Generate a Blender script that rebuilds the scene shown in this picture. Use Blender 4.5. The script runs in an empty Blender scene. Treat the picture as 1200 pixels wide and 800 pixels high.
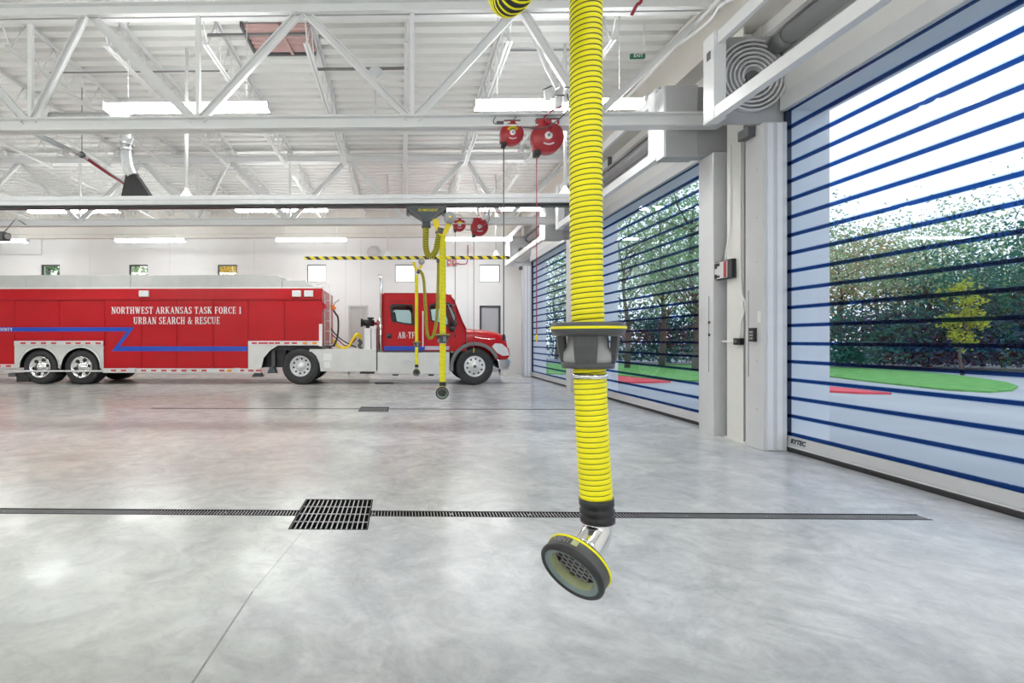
import bpy, bmesh, math, random
from mathutils import Vector, Matrix
random.seed(7)
C = bpy.context.scene.collection
PI = math.pi

# ------------------------------------------------------------------ camera model (measured from the photograph)
F, H0, CX, YH = 601.0, 1.376, 458.0, 397.4
TH = math.radians(1.15)
cth, sth = math.cos(TH), math.sin(TH)

def px(x, y, Y):
    "world point seen at photo pixel (x, y) at world depth Y"
    u = (x - CX) / F
    X = Y * (u * cth - sth) / (cth + u * sth)
    d = -X * sth + Y * cth
    return Vector((X, Y, H0 + (YH - y) / F * d))

def pxw(x, y, X):
    "same, on the plane of world X"
    u = (x - CX) / F
    Y = X * (cth + u * sth) / (u * cth - sth)
    d = -X * sth + Y * cth
    return Vector((X, Y, H0 + (YH - y) / F * d))

def pz(x, y, z):
    "same, on the horizontal plane z"
    u = (x - CX) / F
    d = F * (z - H0) / (YH - y)
    xc = u * d
    return Vector((xc * cth - d * sth, xc * sth + d * cth, z))

cam = bpy.data.cameras.new('camera')
co = bpy.data.objects.new('camera', cam)
C.objects.link(co)
cam.sensor_width = 36.0
cam.lens = F * 36.0 / 1200.0
cam.shift_x = (600 - CX) / 1200.0
cam.shift_y = (YH - 400) / 1200.0
cam.clip_start, cam.clip_end = 0.05, 500
co.location = (0, 0, H0)
co.rotation_euler = (PI / 2, 0, TH)
bpy.context.scene.camera = co

# ------------------------------------------------------------------ materials
def mat(name, col, rough=0.5, metal=0.0, var=0.06, scale=6.0, spec=0.5, coat=0.0, emis=None, estr=0.0):
    m = bpy.data.materials.new(name)
    m.use_nodes = True
    nt = m.node_tree
    b = nt.nodes['Principled BSDF']
    b.inputs['Roughness'].default_value = rough
    b.inputs['Metallic'].default_value = metal
    b.inputs['Specular IOR Level'].default_value = spec
    b.inputs['Coat Weight'].default_value = coat
    if coat: b.inputs['Coat Roughness'].default_value = 0.06
    tc = nt.nodes.new('ShaderNodeTexCoord')
    nz = nt.nodes.new('ShaderNodeTexNoise')
    nz.inputs['Scale'].default_value = scale
    nz.inputs['Detail'].default_value = 4
    nt.links.new(tc.outputs['Object'], nz.inputs['Vector'])
    rp = nt.nodes.new('ShaderNodeValToRGB')
    rp.color_ramp.elements[0].position = 0.3
    rp.color_ramp.elements[1].position = 0.7
    rp.color_ramp.elements[0].color = tuple(c * (1 - var) for c in col) + (1,)
    rp.color_ramp.elements[1].color = tuple(min(1, c * (1 + var * 0.5)) for c in col) + (1,)
    nt.links.new(nz.outputs['Fac'], rp.inputs['Fac'])
    nt.links.new(rp.outputs['Color'], b.inputs['Base Color'])
    if emis:
        b.inputs['Emission Color'].default_value = emis + (1,)
        b.inputs['Emission Strength'].default_value = estr
    return m

def glass(name, tint, refl=1.0, ior=1.5):
    m = bpy.data.materials.new(name)
    m.use_nodes = True
    nt = m.node_tree
    nt.nodes.clear()
    out = nt.nodes.new('ShaderNodeOutputMaterial')
    tr = nt.nodes.new('ShaderNodeBsdfTransparent')
    tr.inputs['Color'].default_value = tint + (1,)
    gl = nt.nodes.new('ShaderNodeBsdfGlossy')
    gl.inputs['Roughness'].default_value = 0.02
    fr = nt.nodes.new('ShaderNodeFresnel')
    fr.inputs['IOR'].default_value = ior
    mu = nt.nodes.new('ShaderNodeMath'); mu.operation = 'MULTIPLY'; mu.inputs[1].default_value = refl
    mx = nt.nodes.new('ShaderNodeMixShader')
    ge = nt.nodes.new('ShaderNodeNewGeometry')
    mr = nt.nodes.new('ShaderNodeMapRange'); mr.inputs[3].default_value = ior; mr.inputs[4].default_value = 1.0 / ior
    nt.links.new(ge.outputs['Backfacing'], mr.inputs[0]); nt.links.new(mr.outputs[0], fr.inputs['IOR'])
    nt.links.new(fr.outputs[0], mu.inputs[0])
    nt.links.new(mu.outputs[0], mx.inputs[0])
    nt.links.new(tr.outputs[0], mx.inputs[1])
    nt.links.new(gl.outputs[0], mx.inputs[2])
    nt.links.new(mx.outputs[0], out.inputs['Surface'])
    return m

M = {}
M['wall'] = mat('white wall paint', (0.87, 0.87, 0.865), 0.6, var=0.02, scale=1.5)
M['panel'] = mat('cream header panel', (0.82, 0.81, 0.795), 0.5, var=0.02, scale=1.5)
M['beige'] = mat('beige wall steel', (0.74, 0.71, 0.66), 0.6, var=0.04, scale=2)
M['deck'] = mat('white roof deck', (0.86, 0.855, 0.835), 0.55, var=0.03, scale=1.2)
M['steel'] = mat('white painted steel', (0.86, 0.86, 0.86), 0.45, var=0.025, scale=3)
M['column'] = mat('cream painted column', (0.78, 0.77, 0.73), 0.5, var=0.03, scale=3)
M['lgrey'] = mat('light grey powder coat', (0.66, 0.66, 0.67), 0.4, var=0.03, scale=4)
M['white'] = mat('white powder coat', (0.84, 0.84, 0.85), 0.35, var=0.02, scale=4)
M['mgrey'] = mat('mid grey plate', (0.42, 0.42, 0.43), 0.4, var=0.05, scale=5)
M['dgrey'] = mat('dark grey metal', (0.11, 0.11, 0.115), 0.45, var=0.15, scale=8)
M['bargrey'] = mat('grey bare steel', (0.25, 0.25, 0.25), 0.4, metal=0.4, var=0.1, scale=10)
M['black'] = mat('black plastic', (0.018, 0.018, 0.02), 0.4, var=0.2, scale=10)
M['rubber'] = mat('black tyre rubber', (0.030, 0.030, 0.032), 0.65, var=0.25, scale=12)
M['slate'] = mat('slate blue grey cast metal', (0.055, 0.07, 0.085), 0.35, var=0.15, scale=10)
M['galv'] = mat('galvanised sheet', (0.62, 0.63, 0.64), 0.28, metal=0.85, var=0.12, scale=14)
M['alu'] = mat('brushed aluminium', (0.80, 0.80, 0.81), 0.35, metal=0.2, var=0.05, scale=9)
M['silver'] = mat('silver body sheet', (0.70, 0.70, 0.69), 0.3, metal=0.25, var=0.06, scale=3)
M['chrome'] = mat('polished chrome', (0.86, 0.86, 0.86), 0.08, metal=1.0, var=0.03, scale=6)
M['red'] = mat('glossy red truck paint', (0.44, 0.0005, 0.007), 0.28, var=0.05, scale=1.5, spec=0.3, coat=0.12)
M['reelred'] = mat('red enamel', (0.40, 0.012, 0.022), 0.3, var=0.1, scale=9, coat=0.3)
M['pipered'] = mat('red pipe paint', (0.33, 0.02, 0.04), 0.4, var=0.1, scale=9)
M['curbred'] = mat('red curb paint', (0.75, 0.07, 0.10), 0.7, var=0.1, scale=4)
M['blue'] = mat('blue vinyl stripe', (0.008, 0.06, 0.42), 0.3, var=0.04, scale=2)
M['palestripe'] = mat('silver vinyl stripe', (0.50, 0.46, 0.58), 0.3, var=0.04, scale=4)
M['yellow'] = mat('yellow hose rib', (0.95, 0.86, 0.0), 0.42, var=0.04, scale=10)
M['yelpaint'] = mat('yellow bracket paint', (0.90, 0.70, 0.01), 0.4, var=0.06, scale=10)
M['hosegap'] = mat('dark hose fabric', (0.10, 0.105, 0.03), 0.6, var=0.2, scale=20)
M['hoseblack'] = mat('black hose fabric', (0.02, 0.02, 0.025), 0.5, var=0.3, scale=20)
M['saddle'] = mat('grey moulded plastic', (0.075, 0.075, 0.078), 0.42, var=0.1, scale=15)
M['saddlelight'] = mat('light grey moulded plastic', (0.36, 0.36, 0.365), 0.4, var=0.06, scale=15)
M['facering'] = mat('grey green nozzle face', (0.20, 0.26, 0.26), 0.4, var=0.1, scale=15)
M['conelime'] = mat('pale lime nozzle cone', (0.72, 0.76, 0.46), 0.22, var=0.2, scale=18, metal=0.5)
M['letterwhite'] = mat('white lettering vinyl', (0.86, 0.86, 0.86), 0.4, var=0.02)
M['letteryellow'] = mat('yellow lettering', (0.85, 0.75, 0.02), 0.4, var=0.02)
M['letterblack'] = mat('black lettering', (0.02, 0.02, 0.025), 0.4, var=0.02)
M['amber'] = mat('amber lens', (0.9, 0.30, 0.02), 0.25, var=0.05)
M['orange'] = mat('orange plug', (0.85, 0.22, 0.03), 0.4, var=0.05)
M['reflector'] = mat('red reflector tape', (0.55, 0.015, 0.03), 0.35, var=0.05)
M['lens'] = mat('frosted lamp lens', (0.70, 0.72, 0.74), 0.15, var=0.08, scale=25)
M['cloth'] = mat('dark seat fabric', (0.05, 0.05, 0.055), 0.8, var=0.1)
M['grate'] = mat('cast grate bars', (0.50, 0.50, 0.51), 0.4, metal=0.5, var=0.15, scale=30)
M['grateedge'] = mat('drain edge frame', (0.22, 0.22, 0.22), 0.5, var=0.1, scale=20)
M['pit'] = mat('drain pit', (0.012, 0.012, 0.012), 0.8, var=0.2)
M['primer'] = mat('red primer deck', (0.55, 0.36, 0.34), 0.6, var=0.12, scale=6)
M['green'] = mat('green sign face', (0.015, 0.13, 0.085), 0.4, var=0.05)
M['concrete'] = mat('pale concrete apron', (0.42, 0.44, 0.46), 0.9, var=0.12, scale=0.5, spec=0.2)
M['joint'] = mat('sealed floor joint', (0.36, 0.36, 0.35), 0.5, var=0.2, scale=15)
M['bark'] = mat('tree bark', (0.10, 0.085, 0.075), 0.9, var=0.3, scale=8)
M['grass'] = mat('lawn grass', (0.16, 0.40, 0.12), 0.95, var=0.3, scale=3, spec=0.1)
M['leafgreen'] = mat('green leaves', (0.24, 0.40, 0.29), 0.7, var=0.5, scale=1.2, spec=0.2)
M['leafpale'] = mat('pale green leaves', (0.40, 0.50, 0.32), 0.7, var=0.4, scale=1.2, spec=0.2)
M['leafdark'] = mat('dark green leaves', (0.05, 0.19, 0.16), 0.7, var=0.5, scale=1.2, spec=0.2)
M['leafgold'] = mat('golden leaves', (0.72, 0.48, 0.05), 0.7, var=0.35, scale=1.2, spec=0.2)
M['leaforange'] = mat('russet leaves', (0.52, 0.44, 0.22), 0.7, var=0.4, scale=1.2, spec=0.2)
M['leafpurple'] = mat('dusky purple leaves', (0.07, 0.06, 0.12), 0.7, var=0.5, scale=1.2, spec=0.2)
M['leafyellow'] = mat('yellow green leaves', (0.42, 0.45, 0.07), 0.7, var=0.35, scale=1.2, spec=0.2)
M['cover'] = mat('grey drive cover', (0.47, 0.47, 0.48), 0.4, var=0.04, scale=4)
M['roofsilver'] = mat('dull aluminium roof box', (0.50, 0.50, 0.49), 0.4, metal=0.2, var=0.08, scale=3)
M['navy'] = mat('navy edge seal', (0.012, 0.022, 0.05), 0.35, var=0.1)
M['leafblue'] = mat('blue green shrub leaves', (0.05, 0.11, 0.18), 0.7, var=0.5, scale=1.2, spec=0.2)
M['asphalt'] = mat('blue grey asphalt', (0.15, 0.19, 0.27), 0.6, var=0.2, scale=1.0)
M['flare'] = mat('dark grey fender flare', (0.16, 0.16, 0.165), 0.45, var=0.1)
M['shade'] = mat('grey door shade', (0.50, 0.50, 0.53), 0.6, var=0.03)
M['doorpaint'] = mat('grey door paint', (0.56, 0.555, 0.54), 0.45, var=0.03)
M['frame'] = mat('dark bronze frame', (0.05, 0.055, 0.06), 0.4, var=0.1)
M['framegrey'] = mat('grey frame', (0.45, 0.46, 0.47), 0.4, var=0.05)
M['deflector'] = mat('warm white tube', (0.9, 0.9, 0.9), 0.4, var=0.01)
M['lamp'] = mat('lit lamp diffuser', (0.9, 0.9, 0.9), 0.5, var=0.0, emis=(0.97, 1.0, 0.985), estr=39.0)
M['curtainglass'] = glass('blue tinted vision panel', (0.825, 0.90, 0.99), refl=0.5)
M['clearglass'] = glass('clear glazing', (0.95, 0.98, 0.985), refl=1.0)
M['cabglass'] = glass('cab window glass', (0.72, 0.86, 0.88), refl=1.0)

def rib_mat():
    m = mat('navy tinted rib', (0.008, 0.016, 0.035), 0.3, var=0.05)
    nt = m.node_tree
    b = nt.nodes['Principled BSDF']
    out = [n for n in nt.nodes if n.type == 'OUTPUT_MATERIAL'][0]
    t = nt.nodes.new('ShaderNodeBsdfTransparent')
    t.inputs['Color'].default_value = (0.08, 0.26, 0.58, 1)
    mx = nt.nodes.new('ShaderNodeMixShader')
    mx.inputs[0].default_value = 0.76
    nt.links.new(b.outputs[0], mx.inputs[1])
    nt.links.new(t.outputs[0], mx.inputs[2])
    nt.links.new(mx.outputs[0], out.inputs['Surface'])
    return m
M['rib'] = rib_mat()

def leaf_translucent():
    for k, c in (('leafgreen', (0.2, 0.45, 0.1)), ('leafpale', (0.4, 0.6, 0.25)), ('leafdark', (0.04, 0.17, 0.1)), ('leafgold', (0.9, 0.6, 0.06)), ('leafyellow', (0.6, 0.65, 0.1)), ('leaforange', (0.6, 0.4, 0.15)), ('leafpurple', (0.09, 0.07, 0.16))):
        nt = M[k].node_tree
        b = nt.nodes['Principled BSDF']
        out = [n for n in nt.nodes if n.type == 'OUTPUT_MATERIAL'][0]
        t = nt.nodes.new('ShaderNodeBsdfTranslucent'); t.inputs['Color'].default_value = c + (1,)
        mx = nt.nodes.new('ShaderNodeMixShader'); mx.inputs[0].default_value = 0.35
        nt.links.new(b.outputs[0], mx.inputs[1]); nt.links.new(t.outputs[0], mx.inputs[2])
        nt.links.new(mx.outputs[0], out.inputs['Surface'])
leaf_translucent()

def floor_mat():
    m = bpy.data.materials.new('polished concrete')
    m.use_nodes = True
    nt = m.node_tree
    b = nt.nodes['Principled BSDF']
    N = nt.nodes.new; L = nt.links.new
    tc = N('ShaderNodeTexCoord')
    def noise(scale, det, rough, dist, sx=1, sy=1, off=0.0):
        mp = N('ShaderNodeMapping'); mp.inputs['Scale'].default_value = (sx, sy, 1); mp.inputs['Location'].default_value = (off, off * 0.7, 0)
        n = N('ShaderNodeTexNoise'); n.inputs['Scale'].default_value = scale; n.inputs['Detail'].default_value = det
        n.inputs['Roughness'].default_value = rough; n.inputs['Distortion'].default_value = dist
        L(tc.outputs['Object'], mp.inputs[0]); L(mp.outputs[0], n.inputs['Vector'])
        return n
    def ramp(n, p0, c0, p1, c1):
        r = N('ShaderNodeValToRGB')
        r.color_ramp.elements[0].position = p0; r.color_ramp.elements[0].color = c0 + (1,)
        r.color_ramp.elements[1].position = p1; r.color_ramp.elements[1].color = c1 + (1,)
        L(n.outputs['Fac'], r.inputs[0]); return r
    def mul(a, bb, f=1.0):
        x = N('ShaderNodeMix'); x.data_type = 'RGBA'; x.blend_type = 'MULTIPLY'; x.inputs[0].default_value = f
        L(a.outputs[0] if a.bl_idname != 'ShaderNodeMix' else a.outputs[2], x.inputs[6]); L(bb.outputs[0], x.inputs[7]); return x
    big = ramp(noise(0.55, 5, 0.55, 0.8), 0.32, (0.66, 0.67, 0.68), 0.66, (0.80, 0.80, 0.79))
    mid = ramp(noise(2.2, 10, 0.62, 1.6, off=4.0), 0.34, (0.80, 0.80, 0.81), 0.62, (1.0, 1.0, 1.0))
    vein = ramp(noise(7.0, 10, 0.7, 2.6, sx=0.8, off=11.0), 0.30, (0.86, 0.86, 0.87), 0.55, (1.0, 1.0, 1.0))
    warm = ramp(noise(0.33, 3, 0.5, 0.3, off=21.0), 0.42, (1.0, 1.0, 1.0), 0.68, (1.0, 0.985, 0.94))
    pink = ramp(noise(0.6, 7, 0.62, 1.2, sy=2.0, off=2.0), 0.60, (1.0, 1.0, 1.0), 0.76, (0.98, 0.93, 0.91))
    c = mul(mul(mul(mul(big, mid), vein), warm), pink, 0.6)
    mott = ramp(noise(1.5, 12, 0.7, 2.2, off=31.0), 0.36, (0.80, 0.81, 0.83), 0.62, (1.02, 1.02, 1.03))
    sp = N('ShaderNodeSeparateXYZ'); L(tc.outputs['Object'], sp.inputs[0])
    sx_ = N('ShaderNodeMapRange'); sx_.interpolation_type = 'SMOOTHSTEP'; sx_.inputs[1].default_value = -1.3; sx_.inputs[2].default_value = -0.1
    jit = noise(1.2, 4, 0.6, 1.0, off=15.0)
    ad = N('ShaderNodeMath'); ad.operation = 'MULTIPLY_ADD'; ad.inputs[1].default_value = 1.6; ad.inputs[2].default_value = -0.8
    L(jit.outputs['Fac'], ad.inputs[0])
    a2 = N('ShaderNodeMath'); a2.operation = 'ADD'; L(sp.outputs['X'], a2.inputs[0]); L(ad.outputs[0], a2.inputs[1]); L(a2.outputs[0], sx_.inputs[0])
    tint = N('ShaderNodeMix'); tint.data_type = 'RGBA'; L(sx_.outputs[0], tint.inputs[0])
    tint.inputs[6].default_value = (0.99, 0.995, 0.945, 1); L(mott.outputs[0], tint.inputs[7])
    fin = N('ShaderNodeMix'); fin.data_type = 'RGBA'; fin.blend_type = 'MULTIPLY'; fin.inputs[0].default_value = 1.0
    L(c.outputs[2], fin.inputs[6]); L(tint.outputs[2], fin.inputs[7])
    L(fin.outputs[2], b.inputs['Base Color'])
    rr = N('ShaderNodeMapRange'); rr.inputs[1].default_value = 0.3; rr.inputs[2].default_value = 0.7
    rr.inputs[3].default_value = 0.13; rr.inputs[4].default_value = 0.27
    n2 = noise(3.0, 6, 0.6, 0.5, off=7.0)
    L(n2.outputs['Fac'], rr.inputs[0]); L(rr.outputs[0], b.inputs['Roughness'])
    b.inputs['Specular IOR Level'].default_value = 0.22
    return m
M['floor'] = floor_mat()

def hazard_mat():
    m = mat('yellow and black hazard tape', (0.9, 0.75, 0.02), 0.4)
    nt = m.node_tree
    b = nt.nodes['Principled BSDF']
    tc = nt.nodes.new('ShaderNodeTexCoord')
    sp = nt.nodes.new('ShaderNodeSeparateXYZ')
    nt.links.new(tc.outputs['Object'], sp.inputs[0])
    def math_(op, a, bv):
        n = nt.nodes.new('ShaderNodeMath'); n.operation = op
        if isinstance(a, (int, float)): n.inputs[0].default_value = a
        else: nt.links.new(a, n.inputs[0])
        if isinstance(bv, (int, float)): n.inputs[1].default_value = bv
        else: nt.links.new(bv, n.inputs[1])
        return n.outputs[0]
    s = math_('ADD', sp.outputs['X'], math_('MULTIPLY', sp.outputs['Z'], 1.0))
    fr = math_('FRACT', math_('DIVIDE', s, 0.245), 0.0)
    st = math_('GREATER_THAN', fr, 0.55)
    mx = nt.nodes.new('ShaderNodeMix'); mx.data_type = 'RGBA'
    nt.links.new(st, mx.inputs[0])
    mx.inputs[6].default_value = (0.9, 0.75, 0.02, 1); mx.inputs[7].default_value = (0.02, 0.02, 0.02, 1)
    nt.links.new(mx.outputs[2], b.inputs['Base Color'])
    return m
M['hazard'] = hazard_mat()

# ------------------------------------------------------------------ mesh building
class MB:
    def __init__(self, off=(0, 0, 0)):
        self.v = []; self.f = []; self.mi = []; self.sm = []; self.off = Vector(off)
    def add(self, vs, fs, mi=0, smooth=False):
        n = len(self.v)
        self.v += [Vector(p) for p in vs]
        for f in fs:
            self.f.append([n + i for i in f]); self.mi.append(mi); self.sm.append(smooth)
        return self
    def box(self, x0, x1, y0, y1, z0, z1, mi=0):
        x0, x1 = min(x0, x1), max(x0, x1); y0, y1 = min(y0, y1), max(y0, y1); z0, z1 = min(z0, z1), max(z0, z1)
        return self.add([(x0, y0, z0), (x1, y0, z0), (x1, y1, z0), (x0, y1, z0), (x0, y0, z1), (x1, y0, z1), (x1, y1, z1), (x0, y1, z1)],
                        [(0, 3, 2, 1), (4, 5, 6, 7), (0, 1, 5, 4), (1, 2, 6, 5), (2, 3, 7, 6), (3, 0, 4, 7)], mi)
    def beam(self, a, b, w, h, up=(0, 0, 1), mi=0):
        a, b = Vector(a), Vector(b); d = (b - a).normalized(); up = Vector(up)
        s = d.cross(up)
        if s.length < 1e-4: s = d.cross(Vector((0, 1, 0)))
        s.normalize(); u = s.cross(d).normalized()
        vs = []
        for p in (a, b):
            for i, j in ((-1, -1), (1, -1), (1, 1), (-1, 1)):
                vs.append(p + s * (i * w / 2) + u * (j * h / 2))
        return self.add(vs, [(3, 2, 1, 0), (4, 5, 6, 7), (0, 1, 5, 4), (1, 2, 6, 5), (2, 3, 7, 6), (3, 0, 4, 7)], mi)
    def tube(self, path, r, n=10, mi=0, caps=True, closed=False):
        P = [Vector(p) for p in path]
        fr = frames(P)
        rs = r if isinstance(r, (list, tuple)) else [r] * len(P)
        vs = []; fs = []
        for k, (p, (t, a, b)) in enumerate(zip(P, fr)):
            for j in range(n):
                q = 2 * PI * j / n
                vs.append(p + (a * math.cos(q) + b * math.sin(q)) * rs[k])
        for k in range(len(P) - 1):
            for j in range(n):
                fs.append((k * n + j, k * n + (j + 1) % n, (k + 1) * n + (j + 1) % n, (k + 1) * n + j))
        self.add(vs, fs, mi, True)
        if caps:
            m = len(self.v) - len(vs)
            self.f.append([m + j for j in range(n)][::-1]); self.mi.append(mi); self.sm.append(False)
            e = m + (len(P) - 1) * n
            self.f.append([e + j for j in range(n)]); self.mi.append(mi); self.sm.append(False)
        return self
    def lathe(self, prof, c, axis, n=32, mi=0, smooth=True, closed=False, a0=0.0, a1=2 * PI):
        "prof: (radius, distance along axis) pairs"
        c = Vector(c); ax = Vector(axis).normalized()
        a = ax.cross(Vector((0, 0, 1)))
        if a.length < 1e-3: a = ax.cross(Vector((1, 0, 0)))
        a.normalize(); b = ax.cross(a)
        full = abs(a1 - a0 - 2 * PI) < 1e-6
        nn = n if full else n + 1
        vs = []; fs = []
        for r, s in prof:
            for j in range(nn):
                q = a0 + (a1 - a0) * j / n
                vs.append(c + ax * s + (a * math.cos(q) + b * math.sin(q)) * r)
        K = len(prof)
        for k in range(K if closed else K - 1):
            k2 = (k + 1) % K
            for j in range(n):
                j2 = (j + 1) % nn
                fs.append((k * nn + j, k2 * nn + j, k2 * nn + j2, k * nn + j2))
        return self.add(vs, fs, mi, smooth)
    def disc(self, c, axis, r, t, n=24, mi=0):
        return self.lathe([(0.0001, 0), (r, 0), (r, t), (0.0001, t)], c, axis, n, mi, False)
    def prism(self, poly, vec, mi=0, smooth=False):
        "poly: list of 3-D points (planar), extruded by vec"
        P = [Vector(p) for p in poly]; vec = Vector(vec); n = len(P)
        vs = P + [p + vec for p in P]
        fs = [tuple(range(n))[::-1], tuple(range(n, 2 * n))]
        self.add(vs, fs, mi)
        m = len(self.v) - 2 * n
        for i in range(n):
            j = (i + 1) % n
            self.f.append([m + i, m + j, m + n + j, m + n + i]); self.mi.append(mi); self.sm.append(smooth)
        return self
    def build(self, name, mats, parent=None, bevel=0.0, seg=2, tri=False):
        me = bpy.data.meshes.new(name)
        me.from_pydata([tuple(p - self.off) for p in self.v], [], self.f)
        if not isinstance(mats, (list, tuple)): mats = [mats]
        for m in mats: me.materials.append(M[m] if isinstance(m, str) else m)
        for p, i, s in zip(me.polygons, self.mi, self.sm):
            p.material_index = i; p.use_smooth = s
        bm = bmesh.new(); bm.from_mesh(me)
        bmesh.ops.recalc_face_normals(bm, faces=bm.faces)
        bm.to_mesh(me); bm.free()
        me.update()
        o = bpy.data.objects.new(name, me)
        C.objects.link(o)
        if parent is not None: o.parent = parent
        else: o.location = self.off
        if bevel:
            md = o.modifiers.new('bevel', 'BEVEL'); md.width = bevel; md.segments = seg; md.limit_method = 'ANGLE'; md.angle_limit = math.radians(40)
        return o

def frames(P):
    out = []; prev = None
    for i in range(len(P)):
        t = (P[min(i + 1, len(P) - 1)] - P[max(i - 1, 0)]).normalized()
        if prev is None:
            a = t.cross(Vector((0, 0, 1)))
            if a.length < 1e-3: a = t.cross(Vector((0, 1, 0)))
            a.normalize()
        else:
            a = prev - t * prev.dot(t); a.normalize()
        b = t.cross(a); prev = a
        out.append((t, a, b))
    return out

def spline(pts, n=10):
    P = [Vector(p) for p in pts]; out = []
    for i in range(len(P) - 1):
        p0 = P[i - 1] if i else P[0] * 2 - P[1]
        p1, p2 = P[i], P[i + 1]
        p3 = P[i + 2] if i + 2 < len(P) else P[-1] * 2 - P[-2]
        for k in range(n):
            t = k / n
            out.append(0.5 * ((2 * p1) + (p2 - p0) * t + (2 * p0 - 5 * p1 + 4 * p2 - p3) * t * t + (3 * p1 - p0 - 3 * p2 + p3) * t ** 3))
    out.append(P[-1]); return out

def resample(P, ds):
    L = [0.0]
    for a, b in zip(P, P[1:]): L.append(L[-1] + (b - a).length)
    n = max(2, int(L[-1] / ds)); out = []; k = 0
    for i in range(n + 1):
        s = L[-1] * i / n
        while k < len(P) - 2 and L[k + 1] < s: k += 1
        t = (s - L[k]) / max(1e-9, L[k + 1] - L[k])
        out.append(P[k].lerp(P[k + 1], min(1, t)))
    return out

def hose_mb(path, R, pitch, gap, depth, n=18, off=(0, 0, 0)):
    "helical ribbed hose: material 0 = rib, 1 = the fabric between the ribs"
    k = 6
    P = resample([Vector(p) for p in path], pitch / k)
    fr = frames(P); m = len(P)
    lv = [R - depth] * k
    rib = k - max(1, round(gap * k))
    for i in range(rib): lv[i] = R * 1.0
    if rib > 2: lv[0] = R - depth * 0.35; lv[rib - 1] = R - depth * 0.35
    mb = MB(off); vs = []; idx = {}
    for i in range(m):
        for j in range(n):
            s = i + k * j / n
            a = int(s); t = s - a
            if a >= m - 1: a = m - 2; t = 1.0
            p = P[a].lerp(P[a + 1], t)
            _, A, B = fr[a]
            q = 2 * PI * j / n
            vs.append(p + (A * math.cos(q) + B * math.sin(q)) * lv[i % k])
    fs = []; mi = []
    for i in range(m - 1):
        for j in range(n):
            if j < n - 1: f = (i * n + j, i * n + j + 1, (i + 1) * n + j + 1, (i + 1) * n + j)
            else:
                if i + 1 + k >= m: continue
                f = (i * n + j, (i + k) * n, (i + 1 + k) * n, (i + 1) * n + j)
            fs.append(f); mi.append(0 if (i % k) < rib - 1 or (i % k) == k - 1 and rib >= k - 1 else 1)
    mb.add(vs, fs, 0, True)
    mb.mi[-len(fs):] = mi
    return mb

def thing(name, label, cat, loc=(0, 0, 0), group=None, kind=None):
    o = bpy.data.objects.new(name, None); C.objects.link(o)
    o.location = loc; o.empty_display_size = 0.1
    o['label'] = label; o['category'] = cat
    if group: o['group'] = group
    if kind: o['kind'] = kind
    return o

def tag(o, label, cat, group=None, kind=None):
    o['label'] = label
    if cat: o['category'] = cat
    if group: o['group'] = group
    if kind: o['kind'] = kind
    return o

def struct(o, label=None, cat=None):
    o['kind'] = 'structure'
    if label: o['label'] = label
    if cat: o['category'] = cat
    return o

KIDS = {}
def copy_tree(o, parent=None, **kw):
    kids = [k for k in C.objects if k.parent is o]
    c = o.copy(); C.objects.link(c); c.parent = parent
    for k in kids: copy_tree(k, c)
    return c

def textmesh(name, body, size, material, parent, origin, right, up, depth=0.002, shear=0.0, bold=0.0, align='CENTER'):
    "lettering in the built-in face; origin/right/up are given in the parent's space"
    cu = bpy.data.curves.new(name, 'FONT')
    cu.body = body; cu.size = size; cu.shear = shear; cu.offset = bold; cu.extrude = depth
    cu.align_x = align; cu.align_y = 'CENTER'; cu.resolution_u = 3
    tmp = bpy.data.objects.new(name + '_source', cu); C.objects.link(tmp)
    dg = bpy.context.evaluated_depsgraph_get(); dg.update()
    me = bpy.data.meshes.new_from_object(tmp.evaluated_get(dg))
    bpy.data.objects.remove(tmp); bpy.data.curves.remove(cu)
    r = Vector(right).normalized(); u = Vector(up).normalized(); nrm = r.cross(u)
    m4 = Matrix(((r.x, u.x, nrm.x, origin[0]), (r.y, u.y, nrm.y, origin[1]), (r.z, u.z, nrm.z, origin[2]), (0, 0, 0, 1)))
    me.transform(m4)
    me.materials.clear(); me.materials.append(M[material])
    o = bpy.data.objects.new(name, me); C.objects.link(o); o.parent = parent
    return o

# serif capitals, drawn from strokes (unit height)
T_, t_ = 0.19, 0.075
def gl_v(x, w=T_, y0=0, y1=1): return [[(x - w / 2, y0), (x + w / 2, y0), (x + w / 2, y1), (x - w / 2, y1)]]
def gl_h(x0, x1, y, w=t_): return [[(x0, y - w / 2), (x1, y - w / 2), (x1, y + w / 2), (x0, y + w / 2)]]
def gl_s(x, y, w=0.34): return gl_h(x - w / 2, x + w / 2, (0.035 if y == 0 else 0.965), 0.07)
def gl_d(x0, y0, x1, y1, w=T_): return [[(x0 - w / 2, y0), (x0 + w / 2, y0), (x1 + w / 2, y1), (x1 - w / 2, y1)]]
def gl_a(cx, cy, rx, ry, a0, a1, tx=T_, ty=t_, n=14):
    out = []
    for i in range(n):
        p = []
        for a in (a0 + (a1 - a0) * i / n, a0 + (a1 - a0) * (i + 1) / n):
            a = math.radians(a); p.append((a,))
        (a,), (b,) = p
        out.append([(cx + rx * math.cos(a), cy + ry * math.sin(a)), (cx + rx * math.cos(b), cy + ry * math.sin(b)),
                    (cx + (rx - tx) * math.cos(b), cy + (ry - ty) * math.sin(b)), (cx + (rx - tx) * math.cos(a), cy + (ry - ty) * math.sin(a))])
    return out
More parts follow.
